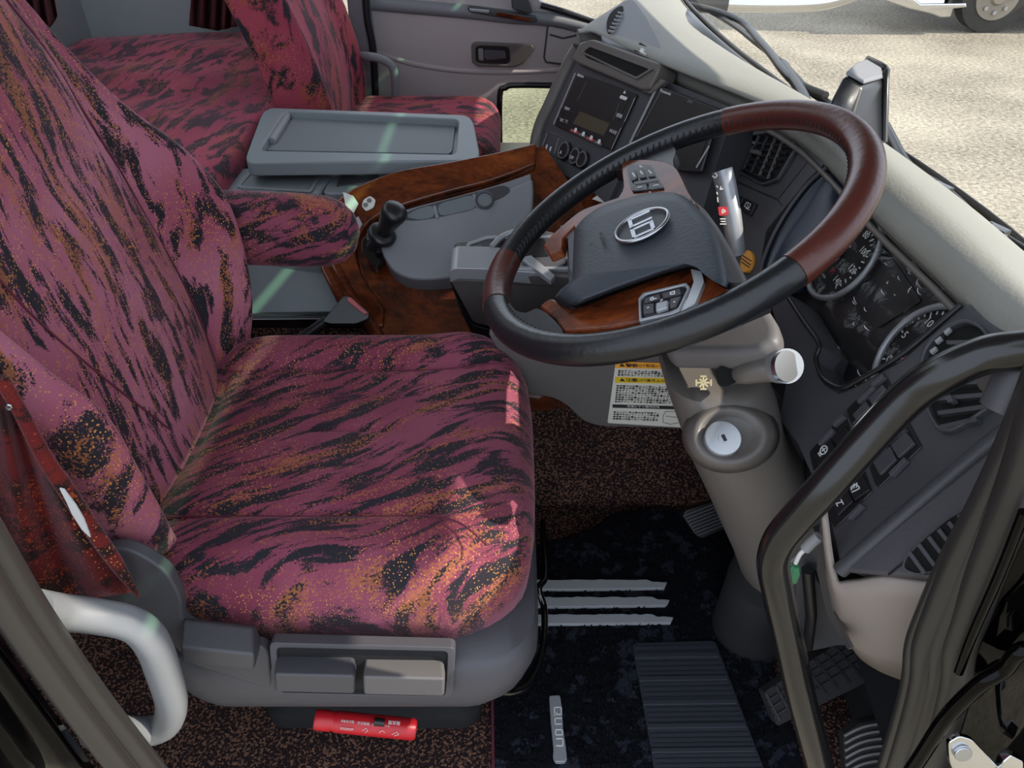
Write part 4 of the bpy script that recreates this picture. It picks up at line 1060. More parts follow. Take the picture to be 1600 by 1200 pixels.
# ================================================================== DASH TOP
dt = thing('dashboard_pad', 'pale grey dashboard top running along the whole windscreen base', 'dashboard', (.5,1.5,.7))
lipB = [(1640,585),(1560,532),(1470,440),(1370,345),(1300,268),(1240,215),(1160,172),(1045,122),(985,96),(925,66),(905,64)]
lipT = [(1640,520),(1600,486),(1500,395),(1400,300),(1325,240),(1262,196),(1175,155),(1060,110),(990,80),(928,52),(908,52)]
cre  = [(1660,490),(1610,450),(1520,362),(1420,275),(1350,215),(1290,178),(1200,138),(1080,92),(1005,62),(945,40),(915,40)]
zB, zT, zC = .795, .832, .836
n_ = len(lipB)
def zz(i, a): return a
R0 = [at(x,y,z=zB) + V((0,0,0)) for x,y in lipB]; R1 = [at(x,y,z=zT) for x,y in lipT]; R2 = [at(x,y,z=zC) for x,y in cre]
GL = [(1660,445,.755),(1600,402,.76),(1480,303,.76),(1385,236,.76),(1310,192,.76),(1235,152,.76),(1180,111,.76),(1120,62,.755),(1060,0,.75),(1052,-25,.75),(1046,-40,.75)]
R4 = [at(x,y,z=z)+V((.02,0,-.01)) for x,y,z in GL]
R3 = [a*.5+b*.5+V((0,0,.012)) for a,b in zip(R2,R4)]
Rm = [a + V((-.004,-.002,.018)) for a in R0]
Rd = [a + V((.03,.01,-.03)) for a in R0]
cols = [cr([tuple(v) for v in col], 3) for col in zip(Rd,R0,Rm,R1,R2,R3,R4)]
rowsd = []
for k in range(len(cols[0])):
    rowsd.append(cr([c[k] for c in cols], 4))
loft('dash_skin', rowsd, 'dash_top', dt, closed=False, smooth=180, solid=.006)
# brown-grey lower band under the lip
tube('lip_trim', [V(p)+V((-.003,0,-.010)) for p in cr([tuple(v) for v in R0], 4)], .004, 'column', dt, seg=10)
tube('demister_slot', [at(x,y,z=.815) for x,y in ((1080,97),(1094,101),(1108,108),(1118,117),(1106,113),(1090,106))], .004, 'charcoal', dt, closed=True, seg=6, n=3)
# far end pod with demister vent and slot
PP = Pl(at(980,60,y=1.60), at(1040,95,y=1.46), at(975,10,y=1.80))
pod = thing('dash_end_pod', 'grey pod at the far dash end with slotted side vent and small square hole', 'dash pod', at(970,90,y=2.1))
prism('pod_body', PP, rnd([(938,55),(950,20),(972,2),(990,-2),(1010,25),(1030,62),(1040,92),(1020,92),(985,76),(945,66)], 6), -.05, .0, 'grey', pod, bevel=.008)
prism('side_vent', PP, cr([(951,52),(948,35),(956,18),(970,9),(974,14),(966,25),(960,42)],3,True), 0, .003, 'blackhole', pod)
for i in range(6):
    f = i/6; x, y = 953+f*18, 46-f*34
    g = prismgeo(PP, [(x-3,y),(x+7,y+2),(x+7,y+4),(x-3,y+2)], .003, .006); mk('vent_slat', g[0], g[1], 'grey', pod, smooth=0)
prism('square_hole', PP, rnd([(990,78),(1000,66),(1010,72),(1015,83),(1008,86)],1.5), 0, .003, 'blackhole', pod)
prism('hole_lamp', PP, [(999,80),(1002,74),(1011,80),(1009,85)], .003, .005, 'white', pod)
# ================================================================== WINDSCREEN + RUBBER + FRAME
gb = [at(x,y,z=z)+V((.03,0,0)) for x,y,z in GL]
gb = [V((.60,.30,.76)), V((.635,.55,.76))] + gb[1:]
gb = cr([tuple(p) for p in gb], 3)
gtop = [(p[0]-.06, p[1], 1.86) for p in gb]
o = mk('window_1', [V(p) for p in gb]+[V(p) for p in gtop], [[i,i+1,len(gb)+i+1,len(gb)+i] for i in range(len(gb)-1)], 'glass', smooth=180); o['kind'] = 'structure'
o = tube('trim_2', [V(p)+V((-.010,0,.001)) for p in gb], .004, 'rubber', seg=8); o['kind'] = 'structure'
o = tube('trim_3', [at(1058,-60,y=2.6), at(1060,-10,y=2.58), at(1066,18,y=2.52), at(1085,42,z=.775), at(1130,80,z=.772), at(1180,118,z=.768), at(1230,156,z=.765), at(1262,178,z=.764)], [.022,.022,.021,.018,.014,.011,.009,.007], 'black', seg=10, n=4); o['kind'] = 'structure'
# cowl below glass outside
o = loft('trim_4', [[V(p)+V((-.004,0,-.004)) for p in gb], [V(p)+V((-.03,0,-.10)) for p in gb], [V(p)+V((-.12,0,-.6)) for p in gb]], 'black', closed=False, smooth=60); o['kind'] = 'structure'
# unseen visor added above the windscreen to throw the long shade over the seat
visor = thing('added_visor', 'unseen dark visor added above the windscreen to shade the seat', 'added visor', (.56,1.5,1.80))
def vz(x): return 1.80 - (x-.56)*.9523
for xa, xb in ((.56,.835),(.847,1.0)):  # gap between the blades added to let a thin sun streak through
    prism3('added_visor_blade', [(xa,.35,vz(xa)),(xb,.35,vz(xb)),(xb,2.75,vz(xb)),(xa,2.75,vz(xa))], (0,0,.012), 'black', visor, smooth=0)
gt = N('green_tint'); gt.t.nodes.remove(gt.b); tr_ = gt.new('ShaderNodeBsdfTransparent'); tr_.inputs['Color'].default_value = (.45,1,.62,1); gt.link(tr_.outputs[0], gt.t.nodes['Material Output'].inputs['Surface']); M['tint'] = gt.m
mk('added_tint_strip', [(.830,.35,vz(.830)+.02),(.852,.35,vz(.852)+.02),(.852,2.75,vz(.852)+.02),(.830,2.75,vz(.830)+.02)], [[0,1,2,3]], 'tint', visor, smooth=0)  # green strip added over the gap to tint the sun streak
# ================================================================== WIPERS
wp = thing('wiper', 'far black windscreen wiper arm and blade lying along the glass behind the black box', 'wiper', at(1240,130,z=.72), 'windscreen wipers')
W1 = [(1078,8),(1120,18),(1160,35),(1185,62),(1205,85),(1222,108),(1245,130),(1290,150)]
tube('arm', [at(x,y,z=.74) for x,y in W1], .009, 'black', wp, n=4, seg=8)
tube('blade', [at(x,y,z=.73) for x,y in ((1110,18),(1150,42),(1185,70),(1220,96))], .007, 'black', wp, n=3, seg=6)
tube('pivot_arm', [at(x,y,z=.74) for x,y in ((1222,100),(1240,125),(1256,152),(1264,175))], .011, 'black', wp, n=3, seg=8)
tube('blade', [at(x,y,z=.73) for x,y in ((1235,112),(1262,140),(1300,165))], .008, 'black', wp, n=3, seg=6)
wp2 = thing('wiper', 'near black windscreen wiper lying along the glass on the driver side', 'wiper', at(1500,320,z=.72), 'windscreen wipers')
W2 = [(1384,196),(1396,220),(1412,250),(1430,270),(1462,288),(1492,312),(1525,345),(1560,368),(1610,400)]
tube('arm', [at(x,y,z=.77) for x,y in W2], .0075, 'black', wp2, n=4, seg=8)
tube('blade', [at(x+4,y+9,z=.765) for x,y in W2[3:]], .005, 'black', wp2, n=4, seg=6)
for x, y in ((1470,296),(1530,352),(1556,362)):
    c = at(x,y,z=.775); multi('linkage', [boxgeo(c, V((.006,-.014,0)), V((.007,.004,0)), V((0,0,.007)))], 'gloss', wp2, bevel=.002)
# ================================================================== BOX ON DASH / mirror
mb = thing('camera_box', 'upright black box with silver-grey top standing behind the steering wheel at the glass', 'camera box', at(1330,205,z=.77))
PM = Pl(at(1350,205,z=.80), at(1375,200,z=.80), at(1350,110,z=.96)); 
tp = [at(1318,118,t=1.00), at(1335,103,t=1.04), at(1352,97,t=1.07), at(1378,112,t=1.07), at(1380,126,t=1.05), at(1349,135,t=.99)]
bt = [at(1272,205,t=1.00), at(1295,200,t=1.04), at(1318,200,t=1.07), at(1379,216,t=1.07), at(1381,222,t=1.05), at(1320,225,t=.99)]
mk('housing', tp+bt, [[0,1,2,3,4,5],[6,7,8,9,10,11]]+[[i,(i+1)%6,6+(i+1)%6,6+i] for i in range(6)], 'black', mb, bevel=.006)
mk('top_cap', [p + V((0,0,.001)) + (sum(tp, V())/6 - p)*.06 for p in tp] + [p + V((0,0,.006)) + (sum(tp, V())/6 - p)*.10 for p in tp], [[0,1,2,3,4,5],[6,7,8,9,10,11]]+[[i,(i+1)%6,6+(i+1)%6,6+i] for i in range(6)], 'grey', mb, bevel=.002)
tube('edge_rim', [tp[2]+V((0,0,.004)), tp[3]+V((.003,0,.004)), tp[4]+V((.003,0,0)), bt[4]], .005, 'black', mb, n=3, seg=8)
Pq = Pl(tp[0], tp[5], bt[0])
mk('side_panel', [Pq.h(1318,124,.003),Pq.h(1344,138,.003),Pq.h(1320,200,.003),Pq.h(1290,190,.003)], [[0,1,2,3]], 'charcoal', mb, solid=.003)
# ================================================================== FAR TRUCK, mirror arm
ft = thing('parked_truck', 'dark parked truck with silver bumper and dusty wheel across the gravel yard', 'truck', at(1540,52,z=-1.35))
d0 = at(1540,52,z=-1.35)
tyc = V((d0.x, d0.y, -1.35+.46))
tube('tyre', [tyc+V((0,.0,0)), tyc+V((0,.01,0)), tyc+V((0,.27,0)), tyc+V((0,.28,0))], [.40,.46,.46,.40], 'tyre', ft, seg=40)
rm = tube('wheel_rim', [tyc+V((0,-.015,0)), tyc+V((0,-.02,0)), tyc+V((0,.02,0))], [.27,.29,.29], 'wheelmetal', ft, seg=32)
tube('hub', [tyc+V((0,-.06,0)), tyc+V((0,0,0))], [.08,.12], 'wheelmetal', rm, seg=16)
for i in range(8):
    a = i*math.pi/4; c = tyc+V((.19*math.cos(a), -.02, .19*math.sin(a)))
    tube('wheel_nut', [c, c+V((0,-.03,0))], .03, 'silver', rm, seg=6)
X0 = at(1392,20,y=tyc.y).x
prism3('cab_body', [(X0+.1,tyc.y-.02,-.40),(X0+.9,tyc.y-.02,-.62),(d0.x-.62,tyc.y-.02,-.82),(d0.x-.5,tyc.y-.02,-.5),(d0.x,tyc.y-.02,-.36),(d0.x+.5,tyc.y-.02,-.5),(d0.x+.62,tyc.y-.02,-.85),(d0.x+4,tyc.y-.02,-.85),(d0.x+4,tyc.y-.02,1.6),(X0+.1,tyc.y-.02,1.6)], (0,2.3,0), 'black', ft, bevel=.03)
prism3('bumper', [at(x,y,y=tyc.y-.12) for x,y in ((1375,-25),(1425,-5),(1440,6),(1510,5),(1512,12),(1490,14),(1486,27),(1470,28),(1455,22),(1420,14),(1375,-2))], (0,.6,0), 'chrome', ft, bevel=.02)
prism3('side_skirt', [(d0.x+.62,tyc.y-.05,-1.15),(d0.x+4,tyc.y-.05,-1.15),(d0.x+4,tyc.y-.05,-.8),(d0.x+.62,tyc.y-.05,-.8)], (0,.05,0), 'black', ft)
ma = thing('mirror_arm', 'chrome mirror stay outside beyond the windscreen corner', 'mirror arm', at(1140,5,y=2.9))
tube('arm', [at(1078,-2,y=2.9), at(1120,4,y=2.9), at(1220,6,y=2.9), at(1290,2,y=2.9), at(1340,-14,y=2.9)], .028, 'chrome', ma, n=4, seg=12)
tube('sleeve', [at(1068,2,y=2.89), at(1135,5,y=2.89)], .034, 'black', ma, seg=12)
# ================================================================== PASSENGER DOOR
YD = 2.66
PDo = Pl((0,YD,0),(1,YD,0),(0,YD,1))
def dpoly(name, pix, h0, h1, mat, parent, **k): return prism(name, PDo, pix, h0, h1, mat, parent, **k)
# door skin with two openings: build from strips
dr = thing('door_1', 'grey passenger door with low corner window seen across the cab', 'door', (-.1, YD, 0)); dr['kind'] = 'structure'
skin = [(555,-40),(800,-40),(850,8),(905,26),(945,38),(1060,42),(1060,330),(1000,330),(905,330),(905,150),(898,140),(890,135),(800,133),(788,136),(781,145),(781,330),(545,330)]
dpoly('door_panel', skin, -.05, 0, 'door', dr)
dpoly('door_panel', [(781,240),(905,240),(905,330),(781,330)], -.05, 0, 'beige', dr)
frw = tube('window_frame', [PDo.h(x,y,.002) for x,y in cr([(781,240),(781,150),(790,137),(808,133),(890,135),(902,142),(906,160)],4)], .010, 'black', dr, seg=8)
mk('window_pane', [PDo.h(781,133,-.03), PDo.h(907,133,-.03), PDo.h(907,245,-.03), PDo.h(781,245,-.03)], [[0,1,2,3]], 'glass_side', dr, smooth=0)
# belt line swell and arm rest ledge
tube('belt_rail', [PDo.h(x,y,-.004) for x,y in ((560,3),(640,10),(730,18),(800,26),(860,30),(920,44),(960,58))], .022, 'grey', dr, n=3, seg=12)
tube('belt_seal', [PDo.h(x,y,.002) for x,y in ((845,8),(880,18),(920,32),(950,40),(1000,52))], .010, 'black', dr, n=3, seg=8)
for ln_ in ([(560,70),(600,85),(650,100),(720,110),(800,112),(880,108)],):
    tube('panel_crease', [PDo.h(x,y,-.008) for x,y in ln_], .012, 'door', dr, n=4, seg=8)
frameprism('handle_bezel', PDo, rnd([(736,70),(742,66),(832,70),(834,76),(818,98),(805,105),(745,104),(737,98)],4), rnd([(743,75),(748,72),(790,73),(796,76),(797,96),(792,101),(750,100),(744,96)],4), -.002, .012, 'column', dr, bevel=.003)
dpoly('handle_recess', rnd([(743,75),(748,72),(790,73),(796,76),(797,96),(792,101),(750,100),(744,96)],4), 0, .002, 'black', dr)
dpoly('handle_lever', rnd([(757,78),(790,80),(792,92),(760,95),(755,88)],3), .002, .014, 'trim_dark', dr, bevel=.003)
dpoly('handle_tab', rnd([(747,76),(755,76),(756,95),(748,94)],2), .002, .008, 'grey', dr, bevel=.001)
dpoly('card_pocket', rnd([(857,30),(910,34),(914,48),(915,100),(905,104),(852,98),(850,92)],3), 0, .004, 'door', dr, bevel=.002)
strokes('pocket_line', PDo, [[(857,32),(850,90),(853,97),(905,104)],[(859,54),(880,60),(914,52)],[(858,30),(908,36),(914,46)]], .006, 'charcoal', dr, off=.005)
dpoly('switch_plate', rnd([(730,12),(735,10),(838,26),(840,34),(830,36),(733,19)],3), .006, .030, 'charcoal', dr, bevel=.004)
dpoly('chrome_strip', rnd([(733,13),(765,16),(764,21),(734,18)],1.5), .030, .034, 'silver', dr, bevel=.002)
dpoly('chrome_strip', rnd([(776,19),(800,23),(832,30),(826,33),(776,25)],1.5), .030, .034, 'wood', dr, bevel=.002)
# upper mirror triangle
dpoly('sail_pillar', [(796,-40),(815,-40),(832,18),(826,22),(800,14)], 0, .03, 'charcoal', dr, bevel=.004)
# sill shelf beside the passenger footwell
shf = sbox('trim_5', (-.03,2.05,.30),(.30,2.60,.34),'beige')
bpy.data.objects.remove(shf)
tb = tag(prism('door_pocket_tray', Pl((0,0,.36),(1,0,.36),(0,1,.36)), [(752,222),(838,222),(838,232),(770,243),(752,246)], -.05, 0, 'beige', None, bevel=.004), 'pale beige tray ledge in front of the passenger seat', 'tray')
# pillar and handle beside passenger seat
pl_ = prism3('trim_6', [at(540,-30,y=2.62), at(572,-30,y=2.62), at(583,60,y=2.62), at(585,165,y=2.62), at(556,165,y=2.62)], (0,.08,0), 'grey'); pl_['kind'] = 'structure'
tube('trim_7', [at(570,-30,y=2.60), at(574,30,y=2.60), at(582,70,y=2.60), at(585,110,y=2.60), at(587,165,y=2.60)], .012, 'black', n=3, seg=8)['kind'] = 'structure'
gh2 = thing('grab_handle', 'slim grey grab handle curving beside the passenger seat back', 'grab handle', at(617,160,y=2.5))
tube('grip', [at(556,88,y=2.56), at(575,88,y=2.5), at(595,92,y=2.5), at(611,102,y=2.5), at(617,120,y=2.5), at(618,150,y=2.5), at(618,175,y=2.5)], .013, 'grey', gh2, n=5, seg=12)
# ================================================================== STEERING WHEEL
WC = V((.172,.809,.822)); TI = math.radians(27.3)
e1 = V((math.cos(TI),0,math.sin(TI))); e2 = V((0,1,0)); wn = V((-math.sin(TI),0,math.cos(TI)))
PW = Pl(WC, WC+e1, WC+e2)
RW, rW = .215, .0165
st = thing('steering_wheel', 'large steering wheel with black and brown leather rim, wood trim and grey airbag hub', 'steering wheel', WC)
def wang(px, py):
    p = PW.h(px, py) - WC; return math.atan2(p.dot(e2), p.dot(e1))
def rimarc(name, a0, a1, mat, parent, rr=rW, n=40):
    if a1 < a0: a1 += 2*math.pi
    pts = [WC + e1*RW*math.cos(a0+(a1-a0)*i/n) + e2*RW*math.sin(a0+(a1-a0)*i/n) for i in range(n+1)]
    return tube(name, pts, rr, mat, parent, seg=20, smooth=60)
aA, aB = wang(1137,189), wang(1238,423)      # brown top arc
aC, aD = wang(803,404), wang(779,477)        # brown bottom arc
if aA < aB: aA += 2*math.pi
rim = rimarc('rim', 0, 2*math.pi, 'leather', st, rW, 120)
g1 = rimarc('rim_grip', aB, aA, 'leather_brown', st, rW+.0009, 90); g1['label'] = 'brown leather grip on the far arc of the rim'
if aD < 0: aD += 2*math.pi
if aC < 0: aC += 2*math.pi
g2 = rimarc('rim_grip', min(aC,aD), max(aC,aD), 'leather_brown', st, rW+.0009, 24); g2['label'] = 'short brown leather grip on the near arc of the rim'
# stitches round the inner edge
sts = []
for i in range(150):
    a = 2*math.pi*i/150
    d = e1*math.cos(a)+e2*math.sin(a); tt = -e1*math.sin(a)+e2*math.cos(a)
    p0 = WC + d*(RW - rW*1.0) + wn*.004
    sts.append(tubegeo([p0 - tt*.0016 + wn*.004 + d*.002, p0 + tt*.0003 - d*.0006, p0 + tt*.002 - wn*.006 + d*.001], .0012, 5))
multi('stitching', sts, 'thread', rim, smooth=60)
def wp_(name, pix, h0, h1, mat, par, r=0, **k):
    return prism(name, PW, rnd(pix, r) if r else pix, h0, h1, mat, par, **k)
# spokes (leather) - built in the wheel plane
def spoke(a, w0, w1, rin):
    d = e1*math.cos(a)+e2*math.sin(a); tt = -e1*math.sin(a)+e2*math.cos(a); rings_ = []
    for r_, w_, h_, z_ in ((RW-.003, w1, .0155, 0), (RW-.02, w1*.88, .0150, -.001), (RW-.04, w0*1.05, .013, -.004), (RW-.065, w0, .011, -.010), (rin, w0, .009, -.016)):
        rings_.append([WC + d*r_ + tt*w_*math.cos(q) + wn*(z_+h_*math.sin(q)) for q in [2*math.pi*i/24 for i in range(24)]])
    return loft('spoke', rings_, 'leather', st, smooth=180)
aU = wang(1040,235); aL = wang(845,520); aR = wang(1175,468)
wp_('spoke', [(955,268),(980,246),(1012,226),(1046,220),(1058,234),(1051,252),(1056,266),(1000,257),(974,264)], -.016, .001, 'leather', st, 8, bevel=.008, bseg=4)
wp_('spoke', [(792,470),(806,486),(822,489),(838,481),(852,488),(868,502),(880,516),(880,534),(850,542),(800,525)], -.014, .007, 'leather', st, 5, bevel=.006, bseg=3)
wp_('spoke', [(1110,430),(1140,440),(1190,440),(1200,470),(1150,492),(1100,482)], -.020, -.006, 'leather', st, 5, bevel=.005, bseg=3)
# wood arcs with control pods
wp_('wood_spoke', cr([(848,384),(856,372),(880,350),(905,330),(925,321)],3) + cr([(965,308),(973,292),(970,262),(976,252),(1000,248),(1030,250),(1050,256),(1062,270),(1076,300),(1092,322)],3) + [(1060,318),(1000,315),(930,340),(900,352),(880,372),(878,388),(857,397)], -.010, .004, 'wood_wheel', st, bevel=.004, bseg=3)
wp_('wood_spoke', cr([(842,478),(855,468),(866,466),(876,474),(888,480),(900,480),(960,458),(1030,432),(1085,416),(1105,420),(1118,436),(1140,452)],3) + [(1138,462),(1105,478),(1010,500),(950,512),(880,518),(868,500)], -.012, .002, 'wood_wheel', st, bevel=.004, bseg=3)
wp_('spoke_back_cover', [(882,518),(950,512),(1010,500),(1010,512),(960,524),(884,528)], -.022, -.004, 'grey_mid', st, bevel=.003)
wp_('chrome_blade', [(1079,420),(1096,424),(1100,440),(1086,474),(1058,490),(1054,486),(1074,466),(1084,440)], .001, .007, 'strip', st, 2, bevel=.001)
# control pods
p1 = wp_('control_pad', [(979,262),(988,257),(1016,257),(1034,288),(1038,294),(988,299),(984,290)], .003, .007, 'black', st, 4, bevel=.002)
for q in ([(983,268),(993,264),(996,278),(986,282)], [(996,263),(1005,262),(1010,276),(999,278)], [(1008,262),(1017,262),(1024,275),(1013,276)], [(988,290),(1010,287),(1012,296),(990,298)], [(1013,286),(1032,284),(1037,293),(1015,296)]):
    prism('pad_button', PW, rnd(q,2), .007, .0095, 'charcoal', p1, bevel=.0008)
wp = prism('pad_bar', PW, rnd([(990,284),(1026,278),(1029,282),(992,288)],1), .007, .010, 'grey_mid', p1, bevel=.0008)
strokes('pad_symbol', PW, [[(988,270),(992,276)],[(1000,267),(1004,272)],[(1013,266),(1018,271)],[(996,293),(1003,292)],[(1021,290),(1029,289)],[(999,259),(1003,261)]], .0016, 'white', p1, off=.010)
p2 = wp_('control_pad', [(1002,468),(1010,460),(1068,446),(1073,452),(1058,480),(1048,486),(1003,494)], .003, .008, 'black', st, 4, bevel=.002)
frameprism('pad_rim', PW, rnd([(997,466),(1004,457),(1072,441),(1078,448),(1062,485),(1052,490),(998,502)],2), rnd([(1001,467),(1008,460),(1069,445),(1073,451),(1059,481),(1049,486),(1002,497)],2), .002, .009, 'satin', p2, bevel=.001)
for q in ([(1008,465),(1030,459),(1032,466),(1006,473)], [(1034,458),(1062,450),(1064,458),(1036,465)], [(1005,476),(1021,473),(1022,487),(1005,490)], [(1047,466),(1064,462),(1056,478),(1046,481)]):
    prism('pad_button', PW, rnd(q,2), .008, .0105, 'trim_dark', p2, bevel=.0008)
prism('pad_bar', PW, rnd([(1024,473),(1044,468),(1043,480),(1024,486)],3), .008, .013, 'satin', p2, bevel=.002)
strokes('pad_symbol', PW, [[(1016,466),(1020,464),(1021,468),(1017,469),(1016,466)],[(1022,467),(1026,466)],[(1047,457),(1054,455),(1054,459),(1048,460),(1047,457)],[(1011,481),(1014,480)],[(1052,472),(1055,471)],[(1032,471),(1035,467)]], .0011, 'white', p2, off=.012)
# airbag hub
hub = [(897,358),(912,340),(935,324),(960,315),(1000,304),(1030,300),(1056,301),(1076,311),(1094,329),(1112,350),(1125,380),(1134,415),(1139,442),(1136,450),(1120,438),(1104,423),(1080,417),(1040,427),(960,455),(900,478),(888,477),(867,464),(876,452),(894,437)]
hb_ = cr(hub[:13], 3) + hub[13:]
# domed hub: rings shrinking upward
cxh, cyh = 1010, 385
PWr = []
for f, h in ((1.0,-.014),(1.0,.004),(.99,.010),(.975,.014),(.95,.0175),(.915,.0200),(.87,.0218),(.82,.0230)):
    PWr.append([PW.h(cxh+(x-cxh)*f, cyh+(y-cyh)*f, h) for x, y in hb_])
hubo = loft('airbag_cover', PWr, 'airbag', st, smooth=50)
wp_('hub_wood_edge', cr([(897,350),(912,336),(935,321),(960,312),(1000,301),(1030,297),(1058,298),(1080,309)],3) + [(1076,315),(1056,305),(1030,304),(1000,308),(960,319),(935,328),(914,344),(900,358)], -.01, .007, 'wood_wheel', st)
wp_('hub_lower_recess', [(874,352),(897,346),(899,358),(896,437),(888,420),(886,372),(876,370)], -.03, .002, 'trim_dark', st, bevel=.002)
wp_('hub_back', [(880,360),(1060,300),(1130,400),(1136,450),(1080,470),(960,500),(888,478),(886,400)], -.06, -.013, 'charcoal', st, 6, bevel=.004)
# emblem: oval ring and letters, raised
PE = PW.off(.0275)
ov = []
ec_ = PE.h(1003, 353)
def ep(a, b, h=0): return ec_ + e1*a + e2*b + wn*h      # a = towards top of letter, b = driver's left
tube('emblem_ring', [ep(.0300*math.cos(q), .0290*math.sin(q), .001) for q in [2*math.pi*i/48 for i in range(48)]], .0022, 'silver', hubo, closed=True, seg=8)
mk('emblem_field', [ep(.0285*math.cos(q), .0275*math.sin(q), -.001) for q in [2*math.pi*i/40 for i in range(40)]], [list(range(40))], 'charcoal', hubo, smooth=0, solid=.0006)
def eb(a0, a1, b0, b1): return boxgeo(ep((a0+a1)/2, (b0+b1)/2, .0008), e1*abs(a1-a0)/2, e2*abs(b1-b0)/2, wn*.0016)
T_ = .0034
multi('emblem_letter', [eb(-.013,.013,.0235,.0235-T_*1.3), eb(-.013,.013,.0018,.0018+T_*1.3), eb(-.013,-.013+T_*1.3,.0018,.0235)], 'silver', hubo, smooth=0)
multi('emblem_letter', [eb(-.013,.013,-.0012,-.0012-T_*1.3), eb(-.013,-.013+T_*1.3,-.0012,-.0205), eb(.013-T_*1.3,.013,-.0012,-.0205), eb(-.011,.011,-.0235,-.0235+T_*1.3)], 'silver', hubo, smooth=0)
def wtxt(name, s, px, py, size, mat, par, off):
    cu = bpy.data.curves.new('n', 'FONT'); cu.body = s; cu.size = size; cu.align_x = 'CENTER'; cu.align_y = 'CENTER'; cu.extrude = .0002; cu.resolution_u = 2
    q = bpy.data.objects.new('n', cu); COL.objects.link(q); me = bpy.data.meshes.new_from_object(q.evaluated_get(bpy.context.evaluated_depsgraph_get())); bpy.data.objects.remove(q)
    m4 = Matrix((-e2, e1, wn)).transposed().to_4x4(); m4.translation = PW.h(px, py, off) - wl(par)
    me.transform(m4); me.materials.clear(); me.materials.append(M[mat]); r = bpy.data.objects.new(name, me); COL.objects.link(r); r.parent = par
wtxt('lettering', 'SRS AIRBAG', 940, 372, .0055, 'black', hubo, .0262)
wtxt('lettering', '人', 924, 381, .006, 'black', hubo, .0255)
# ================================================================== STEERING COLUMN
scn = thing('steering_column', 'brown-grey steering column shroud with ignition barrel and stalks under the wheel', 'steering column', (.42,.80,.0))
def ell(c, ax, w_, d_, n=32, sq=.75):
    ax = V(ax).normalized(); e = V((0,1,0)); g = ax.cross(e).normalized(); o_ = []
    for i in range(n):
        q = 2*math.pi*i/n; o_.append(V(c) + e*w_*math.copysign(abs(math.cos(q))**sq, math.cos(q)) + g*d_*math.copysign(abs(math.sin(q))**sq, math.sin(q)))
    return o_
def slice_px(pxl, pxr, py, y_, d_, n=28, zt=0.0, sq=.7):
    """horizontal-ish slice: visible width given by two pixel columns at row py, centred near lateral y_, half depth d_"""
    a = at(pxl, py, y=y_-0.0); b = at(pxr, py, y=y_-0.0)
    c = (a+b)/2; hx = (b-a).length/2
    o_ = []
    for i in range(n):
        q = 2*math.pi*i/n
        o_.append(c + V((1,0,0))*hx*math.copysign(abs(math.cos(q))**sq, math.cos(q)) + V((0,1,0))*d_*math.copysign(abs(math.sin(q))**sq, math.sin(q)) + V((0,0,zt*math.cos(q))))
    return o_
sh = [slice_px(1046,1180,548,.80,.05), slice_px(1034,1188,556,.785,.07), slice_px(1031,1190,568,.775,.08), slice_px(1040,1205,600,.77,.085), slice_px(1058,1216,650,.76,.085), slice_px(1076,1246,700,.765,.085), slice_px(1100,1262,750,.775,.085),
      slice_px(1122,1290,800,.785,.085), slice_px(1140,1300,840,.79,.085), slice_px(1150,1300,870,.79,.08), slice_px(1165,1290,882,.79,.06)]
loft('shroud', sh, 'column', scn, smooth=60)
# upper silver-grey shroud half
PU1 = PW.off(-.075)
prism('upper_shroud', PU1, rnd([(1040,300),(1078,306),(1100,322),(1122,352),(1142,386),(1164,430),(1170,450),(1150,470),(1040,500),(960,440),(980,350)], 8), -.07, 0, 'grey_mid', scn, bevel=.010, bseg=3)
PU2 = PW.off(-.11)
prism('shroud_collar', PU2, rnd([(1050,470),(1168,440),(1196,472),(1216,504),(1216,528),(1190,544),(1148,548),(1040,548),(1020,510)], 10), -.034, 0, 'grey_mid', scn, bevel=.012, bseg=3)
# ignition bezel + barrel
PIg = Pl(at(1130,685,y=.66), at(1180,690,y=.655), at(1130,640,y=.69))
rings_ = []
for (f, h) in ((1.30,-.030),(1.15,-.010),(1.02,.0),(.92,.003),(.80,.001),(.66,-.004),(.55,-.006)):
    rings_.append([PIg.h(1138 + 56*f*math.cos(q) + 6*f*max(0,math.cos(q)), 680 + 46*f*math.sin(q), h) for q in [2*math.pi*i/40 for i in range(40)]])
loft('ignition_bezel', rings_, 'column', scn, smooth=180)
disc('ignition_barrel', PIg, 1130, 684, .0205, -.01, .008, 'satin', scn, bevel=.001)
b = disc('ignition_ring', PIg, 1130, 684, .0195, .008, .0088, 'silver', scn)
disc('key_core', PIg, 1131, 684, .006, .0088, .0098, 'silver', scn)
strokes('key_slot', PIg, [[(1129,679),(1134,689)]], .004, 'black', scn, off=.010)
# sticker emblem
PSt = Pl(at(1100,600,y=.68), at(1130,600,y=.68), at(1100,640,y=.66))
strokes('gold_emblem', PSt, [[(1093,592),(1106,604)],[(1105,591),(1093,605)],[(1088,598),(1111,598)],[(1099,588),(1099,608)],[(1094,588),(1104,588)],[(1094,608),(1104,608)],[(1088,593),(1088,603)],[(1111,593),(1111,603)]], .0018, 'gold', scn, off=.0016)
